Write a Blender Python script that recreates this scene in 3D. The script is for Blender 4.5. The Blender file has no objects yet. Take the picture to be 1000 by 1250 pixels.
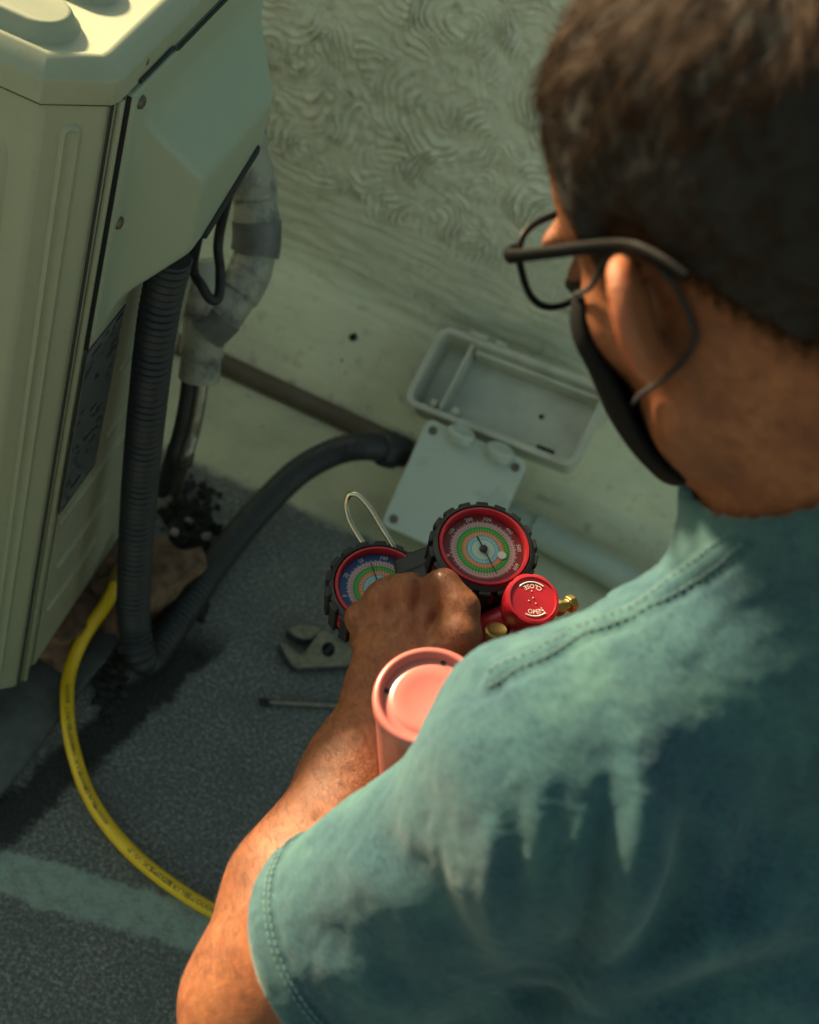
import bpy, bmesh, math, random
import numpy as np
import openvdb
from mathutils import Vector, Matrix

random.seed(7)
rng = np.random.default_rng(7)
sc = bpy.context.scene
COL = sc.collection

# ------------------------------------------------------------------ camera
FPX = 1724.0                      # focal length in pixels of the 1000 x 1250 photograph
ROLL = math.atan2(.406, .914)
HC = 1.30
Q = math.sqrt(.5)
V = lambda *a: np.array(a, float)
nrm = lambda v: np.asarray(v, float) / np.linalg.norm(v)
FW = V(0, Q, -Q)
_U = V(0, Q, Q)
CR = math.cos(ROLL) * V(1, 0, 0) + math.sin(ROLL) * _U
CU = -math.sin(ROLL) * V(1, 0, 0) + math.cos(ROLL) * _U
CB = -FW
CO = V(0, 0, HC)
cam_d = bpy.data.cameras.new('camera')
cam = bpy.data.objects.new('camera', cam_d)
COL.objects.link(cam)
m = Matrix.Identity(4)
for i in range(3):
    m[i][0], m[i][1], m[i][2], m[i][3] = CR[i], CU[i], CB[i], CO[i]
cam.matrix_world = m
cam_d.sensor_fit = 'VERTICAL'
cam_d.sensor_height = 36
cam_d.sensor_width = 28.8
cam_d.lens = FPX / 1250 * 36
cam_d.clip_start = .05
cam_d.clip_end = 500
cam_d.dof.use_dof = True
cam_d.dof.focus_distance = 1.02
cam_d.dof.aperture_fstop = 6.5
sc.camera = cam
sc.cycles.max_bounces = 6
sc.cycles.use_adaptive_sampling = True
sc.cycles.adaptive_threshold = .025
sc.cycles.diffuse_bounces = 3
sc.cycles.caustics_reflective = False
sc.cycles.caustics_refractive = False

# ------------------------------------------------------------------ sky, sun, exposure
SUN = nrm([-.785, .44, .405])       # direction towards the sun
w = bpy.data.worlds.new('World')
sc.world = w
w.use_nodes = True
nt = w.node_tree
nt.nodes.clear()
wo = nt.nodes.new('ShaderNodeOutputWorld')
bg = nt.nodes.new('ShaderNodeBackground')
sky = nt.nodes.new('ShaderNodeTexSky')
sky.sky_type = 'NISHITA'
sky.sun_disc = False
sky.sun_elevation = math.asin(SUN[2])
sky.sun_rotation = math.atan2(SUN[0], SUN[1])
sky.air_density = 1.2
sky.dust_density = 2.0
sky.ozone_density = .6
tint = nt.nodes.new('ShaderNodeMix')
tint.data_type = 'RGBA'
tint.blend_type = 'MULTIPLY'
tint.inputs['Factor'].default_value = 1
tint.inputs['B'].default_value = (.96, .965, .68, 1)
nt.links.new(sky.outputs[0], tint.inputs['A'])
nt.links.new(tint.outputs['Result'], bg.inputs[0])
bg.inputs[1].default_value = .064
nt.links.new(bg.outputs[0], wo.inputs[0])

sun_d = bpy.data.lights.new('sun', 'SUN')
sun = bpy.data.objects.new('sun', sun_d)
COL.objects.link(sun)
sun_d.energy = 5.0
sun_d.angle = math.radians(4.0)
sun_d.color = (1.0, .80, .49)
sun.rotation_euler = Vector(-SUN).to_track_quat('-Z', 'Y').to_euler()
sc.view_settings.view_transform = 'Standard'
sc.view_settings.look = 'None'
sc.view_settings.gamma = 1
sc.view_settings.exposure = 1.7


# ------------------------------------------------------------------ helpers
def ray(px, py):
    return FW + ((px - 500) * CR - (py - 625) * CU) / FPX
def at(px, py, d): return CO + d * ray(px, py)
def onx(px, py, x):
    d = ray(px, py); return CO + d * (x / d[0])
def onz(px, py, z):
    d = ray(px, py); return CO + d * ((z - HC) / d[2])
def vec(r, u, b): return r * CR + u * CU + b * CB
def proj(p):
    p = np.asarray(p, float) - CO
    d = p @ FW
    return 500 + FPX * (p @ CR) / d, 625 - FPX * (p @ CU) / d, d


def tag(o, label=None, cat=None, group=None, kind=None):
    if label: o['label'] = label
    if cat: o['category'] = cat
    if group: o['group'] = group
    if kind: o['kind'] = kind
    return o
def empty(name, loc, label, cat, group=None):
    o = bpy.data.objects.new(name, None)
    o.empty_display_size = .05
    o.location = Vector(loc)
    COL.objects.link(o)
    return tag(o, label, cat, group)
def put(o, parent):
    COL.objects.link(o)
    if parent is not None:
        o.parent = parent
        if parent.type == 'EMPTY':
            o.matrix_parent_inverse = Matrix.Translation(parent.location).inverted()
    return o


class MB:
    """collects polygons; build() links them as one mesh object"""
    def __init__(s): s.v, s.f = [], []
    def add(s, vs, fs):
        n = len(s.v)
        s.v += [tuple(map(float, p)) for p in vs]
        s.f += [tuple(i + n for i in f) for f in fs]
        return s
    def box(s, c, h, M=None):
        M = np.eye(3) if M is None else np.asarray(M)     # rows are axes
        vs = [np.asarray(c) + (np.array([x, y, z]) * h) @ M for x in (-1, 1) for y in (-1, 1) for z in (-1, 1)]
        return s.add(vs, [(0, 1, 3, 2), (4, 6, 7, 5), (0, 4, 5, 1), (2, 3, 7, 6), (0, 2, 6, 4), (1, 5, 7, 3)])
    def tube(s, path, rad, n=14, caps=True, flat=1.0, side=None):
        P = np.asarray(path, float)
        N = len(P)
        rad = np.broadcast_to(np.asarray(rad, float), (N,))
        T = np.gradient(P, axis=0)
        T /= np.linalg.norm(T, axis=1)[:, None]
        a = np.array([0, 0, 1.]) if side is None else np.asarray(side, float)
        if abs(T[0] @ a) > .95: a = np.array([1., 0, 0])
        u = nrm(a - T[0] * (a @ T[0]))
        vs = []
        for i in range(N):
            u = nrm(u - T[i] * (u @ T[i]))
            v = np.cross(T[i], u)
            for k in range(n):
                t = 2 * math.pi * k / n
                vs.append(P[i] + rad[i] * (math.cos(t) * u + flat * math.sin(t) * v))
        fs = [(i * n + k, i * n + (k + 1) % n, (i + 1) * n + (k + 1) % n, (i + 1) * n + k) for i in range(N - 1) for k in range(n)]
        if caps: fs += [tuple(range(n - 1, -1, -1)), tuple((N - 1) * n + k for k in range(n))]
        return s.add(vs, fs)
    def lathe(s, prof, o, ax, n=40, e1=None, close=True):
        ax = nrm(ax)
        a = np.array([0, 0, 1.]) if e1 is None else np.asarray(e1, float)
        if abs(a @ ax) > .95: a = np.array([1., 0, 0])
        e = nrm(a - ax * (a @ ax)); g = np.cross(ax, e)
        vs = []
        for (r, h) in prof:
            for k in range(n):
                t = 2 * math.pi * k / n
                vs.append(np.asarray(o) + ax * h + r * (math.cos(t) * e + math.sin(t) * g))
        N = len(prof)
        fs = [(i * n + k, i * n + (k + 1) % n, (i + 1) * n + (k + 1) % n, (i + 1) * n + k) for i in range(N - 1) for k in range(n)]
        if close: fs += [tuple(range(n - 1, -1, -1)), tuple((N - 1) * n + k for k in range(n))]
        return s.add(vs, fs)
    def build(s, name, mat, parent=None, smooth=True, bevel=0, angle=40, seg=2):
        me = bpy.data.meshes.new(name)
        me.from_pydata(s.v, [], s.f)
        me.validate()
        bm = bmesh.new(); bm.from_mesh(me)
        bmesh.ops.recalc_face_normals(bm, faces=bm.faces)
        bm.to_mesh(me); bm.free()
        me.materials.append(mat)
        o = bpy.data.objects.new(name, me)
        if bevel:
            b = o.modifiers.new('bevel', 'BEVEL')
            b.width, b.segments, b.limit_method = bevel, seg, 'ANGLE'
            b.angle_limit = math.radians(30)
        if smooth:
            me.shade_smooth() if hasattr(me, 'shade_smooth') else None
            for p in me.polygons: p.use_smooth = True
            me.set_sharp_from_angle(angle=math.radians(angle))
        return put(o, parent)


def spline(pts, n=12):
    """Catmull-Rom through the points"""
    P = np.asarray(pts, float)
    P = np.vstack([2 * P[0] - P[1], P, 2 * P[-1] - P[-2]])
    out = []
    for i in range(1, len(P) - 2):
        for t in np.linspace(0, 1, n, endpoint=False):
            a, b, c, d = P[i - 1:i + 3]
            out.append(.5 * (2 * b + (c - a) * t + (2 * a - 5 * b + 4 * c - d) * t * t + (3 * b - a - 3 * c + d) * t ** 3))
    out.append(P[-2])
    return np.array(out)
def resample(P, step):
    P = np.asarray(P)
    L = np.concatenate([[0], np.cumsum(np.linalg.norm(np.diff(P, axis=0), axis=1))])
    s = np.linspace(0, L[-1], max(2, int(L[-1] / step)))
    return np.stack([np.interp(s, L, P[:, k]) for k in range(3)], 1), s
def curve2d(loops, depth, frame, bevel=0):
    """outline loops (holes allowed) extruded; frame = (origin, e1, e2, normal); returns an MB"""
    c = bpy.data.curves.new('outline', 'CURVE')
    c.dimensions = '2D'; c.fill_mode = 'BOTH'; c.extrude = depth / 2; c.bevel_depth = bevel; c.bevel_resolution = 1
    for lp in loops:
        sp = c.splines.new('POLY'); sp.points.add(len(lp) - 1); sp.use_cyclic_u = True
        for i, (x, y) in enumerate(lp): sp.points[i].co = (x, y, 0, 1)
    o = bpy.data.objects.new('outline', c)
    me = o.to_mesh()
    vs = np.array([v.co[:] for v in me.vertices]); fs = [tuple(p.vertices) for p in me.polygons]
    o.to_mesh_clear(); bpy.data.objects.remove(o); bpy.data.curves.remove(c)
    O, a, b, n = [np.asarray(q, float) for q in frame]
    mb = MB(); mb.add(O + vs[:, :1] * a + vs[:, 1:2] * b + (vs[:, 2:] + depth / 2 + bevel) * n, fs)
    return mb
def text_verts(s, size, align='CENTER'):
    c = bpy.data.curves.new('lettering', 'FONT')
    c.body, c.size, c.align_x, c.align_y = s, size, align, 'CENTER'
    c.resolution_u = 2
    o = bpy.data.objects.new('lettering', c)
    me = o.to_mesh()
    vs = np.array([v.co[:] for v in me.vertices]).reshape(-1, 3); fs = [tuple(p.vertices) for p in me.polygons]
    o.to_mesh_clear(); bpy.data.objects.remove(o); bpy.data.curves.remove(c)
    return vs, fs


# ------------------------------------------------------------------ materials
class NT:
    def __init__(s, name):
        s.m = bpy.data.materials.new(name); s.m.use_nodes = True
        s.t = s.m.node_tree; s.b = s.t.nodes['Principled BSDF']; s.out = s.t.nodes['Material Output']
    def n(s, typ, **kw):
        x = s.t.nodes.new('ShaderNode' + typ)
        for k, v in kw.items():
            if k.startswith('i_'):
                key = k[2:].replace('_', ' ')
                x.inputs[int(key) if key.isdigit() else key].default_value = v
            else: setattr(x, k, v)
        return x
    def l(s, a, b): s.t.links.new(a, b)
    def coord(s): return s.n('TexCoord').outputs['Object']
    def noise(s, scale, detail=4, rough=.55, vec=None, dist=0):
        x = s.n('TexNoise', i_Scale=scale, i_Detail=detail, i_Roughness=rough, i_Distortion=dist)
        s.l(vec if vec is not None else s.coord(), x.inputs['Vector'])
        return x.outputs['Fac']
    def ramp(s, fac, stops, interp='LINEAR'):
        r = s.n('ValToRGB'); r.color_ramp.interpolation = interp
        e = r.color_ramp.elements
        while len(e) < len(stops): e.new(.5)
        for q, (p, c) in zip(e, stops):
            q.position = p; q.color = (*c, 1) if len(c) == 3 else c
        s.l(fac, r.inputs[0]); return r.outputs[0]
    def math(s, op, a, b=None, c=None):
        x = s.n('Math', operation=op)
        for i, q in enumerate((a, b, c)):
            if q is None: continue
            if isinstance(q, (int, float)): x.inputs[i].default_value = q
            else: s.l(q, x.inputs[i])
        return x.outputs[0]
    def mix(s, fac, a, b, mode='MIX'):
        x = s.n('Mix', data_type='RGBA', blend_type=mode)
        for k, q in (('Factor', fac), ('A', a), ('B', b)):
            if isinstance(q, (int, float)): x.inputs[k].default_value = q
            elif isinstance(q, tuple): x.inputs[k].default_value = (*q, 1)
            else: s.l(q, x.inputs[k])
        return x.outputs['Result']
    def bump(s, h, strength=.3, dist=.002):
        x = s.n('Bump', i_Strength=strength, i_Distance=dist)
        s.l(h, x.inputs['Height'])
        prev = s.b.inputs['Normal'].links
        if prev: s.l(prev[0].from_socket, x.inputs['Normal'])
        s.l(x.outputs[0], s.b.inputs['Normal'])
    def base(s, c):
        if isinstance(c, tuple): s.b.inputs['Base Color'].default_value = (*c, 1)
        else: s.l(c, s.b.inputs['Base Color'])
    def set(s, **kw):
        for k, v in kw.items(): s.b.inputs[k.replace('_', ' ')].default_value = v
        return s
M = {}
def simple(key, c, rough=.5, var=.12, scale=30, metal=0, bump=0, bscale=400, **kw):
    t = NT(key)
    f = t.noise(scale, 5)
    lo = tuple(x * (1 - var) for x in c); hi = tuple(min(1, x * (1 + var)) for x in c)
    t.base(t.ramp(f, [(.3, lo), (.7, hi)]))
    t.set(Roughness=rough, Metallic=metal, **kw)
    if bump: t.bump(t.noise(bscale, 3), bump, .001)
    M[key] = t.m
    return t.m

def grimy(key, c, dirt, rough=.5, amount=.5, scale=9, bump=.05):
    t = NT(key)
    f = t.noise(scale, 8, .65)
    g = t.noise(scale * 14, 4, .6)
    base = t.ramp(t.noise(scale * .5, 3), [(.3, tuple(x * .93 for x in c)), (.7, c)])
    mask = t.ramp(f, [(.52, (0, 0, 0)), (.80, (amount,) * 3)])
    sp = t.ramp(g, [(.62, (0, 0, 0)), (.74, (amount * .7,) * 3)])
    col = t.mix(mask, base, dirt); col = t.mix(sp, col, dirt)
    t.base(col); t.set(Roughness=rough)
    t.bump(g, bump, .001)
    M[key] = t.m
grimy('ac_paint', (.31, .33, .23), (.22, .20, .13), .45, .5, 6, .04)
grimy('ac_cover', (.335, .39, .285), (.27, .28, .19), .42, .35, 6, .04)
grimy('ac_low', (.34, .34, .25), (.16, .12, .08), .5, .8, 9, .06)
simple('seam_dark', (.02, .022, .02), .8)
simple('screw', (.14, .12, .09), .5, metal=.6)
simple('conduit', (.016, .020, .024), .55, .2, 60, bump=.06)
simple('black_rubber', (.012, .012, .013), .55, .3, 90, bump=.1, bscale=900)
simple('black_plastic', (.012, .012, .013), .38, .2, 40)
simple('red_plastic', (.42, .012, .022), .36, .2, 30)
simple('red_paint', (.45, .02, .035), .32, .2, 25)
simple('chrome', (.52, .46, .34), .16, .08, 50, metal=1)
simple('steel', (.25, .235, .205), .38, .3, 120, metal=.9, bump=.05)
simple('brass', (.36, .24, .08), .42, .2, 60, metal=.9)
simple('pink', (.44, .122, .105), .3, .05, 20, Specular_IOR_Level=.5)
simple('hole', (.008, .006, .006), .7)
simple('grey_tray', (.47, .48, .40), .5, .15, 25, bump=.05)
grimy('box_grey', (.50, .56, .49), (.16, .16, .13), .55, .6, 22, .08)
simple('pvc', (.36, .42, .36), .42, .15, 15)
simple('brown_pipe', (.12, .085, .06), .6, .3, 15, bump=.1)
simple('brick_brown', (.16, .09, .055), .85, .5, 60, bump=.5, bscale=160)
simple('moss', (.018, .018, .014), .95, .7, 90, bump=.6, bscale=300)
simple('chip', (.22, .2, .16), .8, .5, 90)
simple('plate', (.022, .028, .034), .35, .3, 60)
simple('plate_text', (.17, .18, .17), .5, .2, 200)
simple('ink', (.015, .013, .008), .6)
simple('print_white', (.78, .74, .68), .5, .08, 90)
simple('print_dark', (.03, .02, .02), .5)
simple('trousers', (.05, .055, .065), .85, .3, 40, bump=.2, bscale=900)
simple('shoe', (.035, .03, .028), .6, .3, 30)
simple('mask', (.003, .003, .0038), .9, .3, 200, bump=.15, bscale=1500, Specular_IOR_Level=.15)
simple('loop', (.010, .010, .011), .8)
simple('glasses', (.003, .003, .0038), .55, .2, 30, Specular_IOR_Level=.12)
simple('eye_white', (.7, .66, .6), .2)
simple('thread', (.10, .17, .165), .8)

t = NT('yellow_hose')
t.base(t.ramp(t.noise(40, 5), [(.3, (.74, .44, .008)), (.7, (.84, .54, .016))])); t.set(Roughness=.36); M['yellow_hose'] = t.m
t = NT('tape')
wv = t.n('TexWave', i_Scale=9, i_Distortion=2.5, i_Detail=3)
t.l(t.coord(), wv.inputs['Vector'])
t.base(t.mix(t.ramp(t.noise(26, 6, .7), [(.48, (0, 0, 0)), (.66, (1, 1, 1))]), (.29, .295, .245), (.075, .08, .09)))
t.set(Roughness=.45); t.bump(t.noise(60, 5), .5, .004); M['tape'] = t.m
t = NT('lens')
t.base((1, 1, 1)); t.set(Roughness=.02, Transmission_Weight=1.0, IOR=1.02, Specular_IOR_Level=.5, Alpha=.35); M['lens'] = t.m
t = NT('gauge_glass')
t.base((1, 1, 1)); t.set(Roughness=.03, Transmission_Weight=1.0, IOR=1.1, Alpha=.22); M['gauge_glass'] = t.m

def dial(key, face):
    """printed dial: rings and ticks from the dial's own UV (u = radius, v = turn)"""
    t = NT(key)
    uv = t.n('UVMap').outputs[0]
    sp = t.n('SeparateXYZ'); t.l(uv, sp.inputs[0])
    r, a = sp.outputs[0], sp.outputs[1]
    def ticks(n, duty):
        return t.math('LESS_THAN', t.math('FRACT', t.math('MULTIPLY', a, n)), duty)
    ring = t.ramp(r, [(0, (.50, .60, .48)), (.28, (.05, .36, .46)), (.40, (.58, .15, .03)), (.525, (.02, .27, .025)),
                      (.655, (.55, .33, .33)), (.78, face)], 'CONSTANT')
    col = ring
    def band(lo, hi, n, duty, c):
        nonlocal col
        msk = t.math('MULTIPLY', t.math('MULTIPLY', t.math('GREATER_THAN', r, lo), t.math('LESS_THAN', r, hi)), ticks(n, duty))
        col = t.mix(msk, col, c)
    band(.30, .38, 62, .45, (.55, .66, .6)); band(.42, .45, 70, .5, (.70, .48, .3)); band(.455, .50, 46, .4, (.62, .45, .30))
    band(.55, .60, 54, .35, (.12, .50, .12)); band(.66, .73, 60, .25, (.28, .10, .10)); band(.79, .81, 120, .3, (.6, .5, .45))
    t.base(col); t.set(Roughness=.5)
    M[key] = t.m
dial('dial_red', (.19, .012, .016)); dial('dial_blue', (.008, .045, .16))

# skin
def skin(key, dark, mid, lite):
    t = NT(key)
    f = t.noise(22, 7, .65)
    g = t.noise(160, 5, .6)
    col = t.ramp(f, [(.28, dark), (.5, mid), (.74, lite)])
    col = t.mix(t.ramp(g, [(.35, (.5,) * 3), (.6, (0, 0, 0))]), col, dark)
    vo = t.n('TexVoronoi', i_Scale=620, feature='DISTANCE_TO_EDGE'); t.l(t.coord(), vo.inputs['Vector'])
    at_ = t.n('Attribute', attribute_name='flush')
    col = t.mix(t.math('MULTIPLY', at_.outputs['Fac'], .75), col, (.31, .105, .045))
    t.l(t.math('MULTIPLY_ADD', at_.outputs['Fac'], .6, .28), t.b.inputs['Subsurface Weight'])
    t.base(col)
    t.set(Roughness=.52, Subsurface_Scale=.012, Specular_IOR_Level=.35)
    t.b.inputs['Subsurface Radius'].default_value = (1, .35, .18)
    t.bump(t.ramp(vo.outputs['Distance'], [(0, (0, 0, 0)), (.12, (1, 1, 1))]), .28, .0006)
    t.bump(t.noise(85, 6, .7), .6, .002)
    M[key] = t.m
skin('skin', (.115, .035, .014), (.228, .076, .031), (.335, .126, .054))

t = NT('hair')
t.base(t.ramp(t.noise(400, 3), [(.3, (.006, .0032, .0018)), (.7, (.030, .013, .006))])); t.set(Roughness=.42, Specular_IOR_Level=.4); t.b.inputs['Specular Tint'].default_value = (.75, .40, .22, 1)
M['hair'] = t.m
simple('scalp_hair', (.006, .004, .003), .9, .4, 200, bump=.5, bscale=500)
simple('body_hair', (.03, .016, .009), .5)

# shirt: faded chambray, woven, blotched by wear
t = NT('shirt')
co = t.coord()
blot = t.noise(17, 7, .6, dist=.4)
fade = t.ramp(blot, [(.34, (.012, .040, .064)), (.50, (.023, .066, .084)), (.66, (.046, .106, .108))])
fine = t.noise(150, 5, .7)
col = t.mix(t.ramp(fine, [(.35, (.30,) * 3), (.62, (0, 0, 0))]), fade, (.010, .030, .048))
sl = t.n('Mapping', vector_type='POINT'); t.l(co, sl.inputs[0]); sl.inputs['Scale'].default_value = (260, 260, 900)
weave = t.n('TexNoise', i_Scale=1.0, i_Detail=3, i_Roughness=.7); t.l(sl.outputs[0], weave.inputs['Vector'])
col = t.mix(t.ramp(weave.outputs['Fac'], [(.42, (.22,) * 3), (.62, (0, 0, 0))]), col, (.085, .19, .19))
t.base(col); t.set(Roughness=.9, Sheen_Weight=.15, Specular_IOR_Level=.15, Subsurface_Weight=.4, Subsurface_Scale=.014)
t.b.inputs['Subsurface Radius'].default_value = (1, 1, 1)
t.bump(weave.outputs['Fac'], .3, .0008); t.bump(t.noise(70, 5, .6), .35, .002)
M['shirt'] = t.m

# ground: dark mineral felt, a cream painted band along the wall, an old painted strip, shade coloured in beside the pad
t = NT('ground')
geo = t.n('NewGeometry'); sep = t.n('SeparateXYZ'); t.l(geo.outputs['Position'], sep.inputs[0])
X, Y, pos = sep.outputs[0], sep.outputs[1], geo.outputs['Position']
g1 = t.n('TexVoronoi', i_Scale=330); t.l(pos, g1.inputs['Vector'])
g2 = t.noise(230, 6, .82, pos); g3 = t.noise(14, 6, .6, pos); g4 = t.noise(70, 5, .65, pos)
gb = t.ramp(g2, [(.34, (.06, .063, .060)), (.50, (.185, .190, .180)), (.66, (.54, .55, .51))])
gb = t.mix(t.ramp(g3, [(.35, (.45,) * 3), (.65, (0, 0, 0))]), gb, (.12, .135, .142))
gb = t.mix(t.ramp(g1.outputs['Color'], [(.80, (0, 0, 0)), (.93, (.6,) * 3)]), gb, (.32, .33, .30))
def wob(v, amp, s):
    return t.math('ADD', v, t.math('MULTIPLY', t.math('SUBTRACT', t.noise(s, 5, .7, pos), .5), amp))
def step(v, lo, hi):
    q = t.n('MapRange', interpolation_type='SMOOTHSTEP'); t.l(v, q.inputs[0])
    q.inputs[1].default_value, q.inputs[2].default_value = lo, hi
    return q.outputs[0]
# painted strip runs a little askew of the wall
ys = t.math('SUBTRACT', Y, t.math('MULTIPLY', X, .13))
band = t.math('MULTIPLY', step(wob(ys, .028, 45), .628, .636), t.math('SUBTRACT', 1, step(wob(ys, .028, 50), .676, .684)))
band = t.math('MULTIPLY', band, t.math('MULTIPLY', step(wob(X, .04, 20), -.245, -.222), t.ramp(g4, [(.32, (.35,) * 3), (.58, (.85,) * 3)])))
gb = t.mix(band, gb, (.40, .52, .45))
cream = step(wob(Y, .045, 22), 1.215, 1.235)
cr = t.ramp(t.noise(7, 7, .65, pos), [(.3, (.42, .42, .29)), (.55, (.58, .57, .40)), (.75, (.65, .63, .45))])
cr = t.mix(t.ramp(g4, [(.60, (0, 0, 0)), (.72, (.55,) * 3)]), cr, (.28, .27, .2))
gb = t.mix(cream, gb, cr)
# dark strip: shade beside the unit's pad put into the floor colour
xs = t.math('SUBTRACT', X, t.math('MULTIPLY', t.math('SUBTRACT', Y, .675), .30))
seam_or_shade = t.math('MULTIPLY', step(wob(xs, .05, 26), -.275, -.256), t.math('SUBTRACT', 1, step(wob(xs, .05, 31), -.226, -.212)))
seam_or_shade = t.math('MULTIPLY', seam_or_shade, t.math('SUBTRACT', 1, step(Y, .95, 1.02)))
gb = t.mix(t.math('MULTIPLY', seam_or_shade, .85), gb, (.008, .009, .011))
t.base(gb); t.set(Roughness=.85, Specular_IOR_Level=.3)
hh = t.math('MULTIPLY', g2, t.math('SUBTRACT', 1, t.math('MULTIPLY', cream, .8)))
t.bump(hh, .9, .004); t.bump(g4, .35, .004)
M['ground'] = t.m

# wall plaster, painted
t = NT('plaster')
geo = t.n('NewGeometry'); sep = t.n('SeparateXYZ'); t.l(geo.outputs['Position'], sep.inputs[0]); pos = geo.outputs['Position']
a1 = t.noise(5, 7, .65, pos); a2 = t.noise(45, 6, .65, pos)
up = t.ramp(a1, [(.3, (.54, .545, .43)), (.55, (.68, .685, .54)), (.75, (.76, .76, .60))])
lowc = t.ramp(a1, [(.3, (.58, .57, .41)), (.55, (.72, .70, .50)), (.75, (.78, .76, .55))])
zz = t.math('ADD', sep.outputs[2], t.math('MULTIPLY', t.math('SUBTRACT', t.noise(11, 5, .6, pos), .5), .10))
q = t.n('MapRange', interpolation_type='SMOOTHSTEP'); t.l(zz, q.inputs[0]); q.inputs[1].default_value, q.inputs[2].default_value = .11, .20
col = t.mix(q.outputs[0], lowc, up)
col = t.mix(t.ramp(a2, [(.56, (0, 0, 0)), (.74, (.5,) * 3)]), col, (.15, .145, .095))
t.base(col); t.set(Roughness=.8, Specular_IOR_Level=.3)
t.bump(t.noise(190, 5, .7, pos), .35, .002)
M['plaster'] = t.m
M['pad'] = simple('pad', (.075, .082, .078), .85, .45, 30, bump=.3, bscale=250)

# ------------------------------------------------------------------ implicit surfaces for soft bodies
def smin(a, b, k):
    h = np.maximum(k - np.abs(a - b), 0) / k
    return np.minimum(a, b) - h * h * k * .25
def smax(a, b, k): return -smin(-a, -b, k)
def rcone(p, a, b, ra, rb):
    a = np.asarray(a, np.float32); ba = np.asarray(b, np.float32) - a
    pa = p - a
    h = np.clip(pa @ ba / float(ba @ ba), 0, 1)
    return np.linalg.norm(pa - h[:, None] * ba, axis=1) - (ra + (rb - ra) * h)
def ellip(p, c, r, Mx=None):
    q = p - np.asarray(c, np.float32)
    if Mx is not None: q = q @ np.asarray(Mx, np.float32).T    # rows of Mx are the axes
    r = np.asarray(r, np.float32)
    k0 = np.linalg.norm(q / r, axis=1); k1 = np.linalg.norm(q / (r * r), axis=1) + 1e-9
    return k0 * (k0 - 1) / k1
def mesh_sdf(f, lo, hi, vox, name, mat, parent, post=None):
    lo = np.asarray(lo, float); B = 8; S = vox * B
    nb = np.ceil((np.asarray(hi) - lo) / S).astype(int)
    I = np.stack(np.meshgrid(*[np.arange(k) for k in nb], indexing='ij'), -1).reshape(-1, 3)
    cen = (lo + (I + .5) * S).astype(np.float32)
    d = np.concatenate([f(cen[i:i + 200000]) for i in range(0, len(cen), 200000)])
    near = np.abs(d) < S * 1.35
    g = openvdb.FloatGrid(1.0)
    for i in I[(~near) & (d < 0)]:
        g.fill(tuple(int(x) for x in i * B), tuple(int(x) for x in i * B + B - 1), -1.0)
    off = np.stack(np.meshgrid(*[np.arange(B)] * 3, indexing='ij'), -1).reshape(-1, 3)
    J = I[near]
    for s in range(0, len(J), 600):
        Jc = J[s:s + 600]
        P = (lo + ((Jc[:, None, :] * B + off[None]) + .5) * vox).astype(np.float32).reshape(-1, 3)
        D = f(P).astype(np.float32).reshape(-1, B, B, B) / vox
        for k in range(len(Jc)):
            g.copyFromArray(np.ascontiguousarray(D[k]), ijk=tuple(int(x) for x in Jc[k] * B))
    pts, tri, quad = g.convertToPolygons(0.0)
    P = (lo + (pts.astype(float) + .5) * vox)
    me = bpy.data.meshes.new(name)
    n4, n3 = len(quad), len(tri)
    me.vertices.add(len(P)); me.vertices.foreach_set('co', P.astype(np.float32).ravel())
    idx = np.concatenate([quad[:, ::-1].ravel(), tri[:, ::-1].ravel()]).astype(np.int32) if n3 else quad[:, ::-1].ravel().astype(np.int32)
    me.loops.add(len(idx)); me.loops.foreach_set('vertex_index', idx)
    st = np.concatenate([np.arange(n4) * 4, n4 * 4 + np.arange(n3) * 3]).astype(np.int32)
    me.polygons.add(n4 + n3); me.polygons.foreach_set('loop_start', st)
    me.update(calc_edges=True); me.validate()
    bm = bmesh.new(); bm.from_mesh(me); bmesh.ops.recalc_face_normals(bm, faces=bm.faces); bm.to_mesh(me); bm.free()
    if post:
        N = np.empty(len(me.vertices) * 3, np.float32); me.vertices.foreach_get('normal', N)
        C = np.empty(len(me.vertices) * 3, np.float32); me.vertices.foreach_get('co', C)
        C = post(C.reshape(-1, 3), N.reshape(-1, 3)).astype(np.float32)
        me.vertices.foreach_set('co', C.ravel()); me.update()
    me.polygons.foreach_set('use_smooth', np.ones(len(me.polygons), bool))
    me.materials.append(mat)
    return put(bpy.data.objects.new(name, me), parent)
_perm = rng.permutation(256)
_grad = rng.normal(size=(256, 3)); _grad /= np.linalg.norm(_grad, axis=1)[:, None]
def pnoise(p):
    p = np.asarray(p, float); i = np.floor(p).astype(int); f = p - i; u = f * f * f * (f * (f * 6 - 15) + 10)
    out = 0
    for dx in (0, 1):
        for dy in (0, 1):
            for dz in (0, 1):
                h = _perm[(_perm[(_perm[(i[:, 0] + dx) & 255] + i[:, 1] + dy) & 255] + i[:, 2] + dz) & 255]
                w_ = np.abs(1 - dx - u[:, 0]) * np.abs(1 - dy - u[:, 1]) * np.abs(1 - dz - u[:, 2])
                out = out + w_ * np.einsum('ij,ij->i', _grad[h], f - [dx, dy, dz])
    return out
def fbm(p, o=4):
    return sum(pnoise(np.asarray(p) * 2 ** k + 17 * k) * .5 ** k for k in range(o))

# ================================================================== the setting
mb = MB(); mb.add([(-40, -40, 0), (40, -40, 0), (40, 40, 0), (-40, 40, 0)], [(0, 1, 2, 3)])
tag(mb.build('ground', M['ground'], smooth=False), kind='structure')

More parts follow.
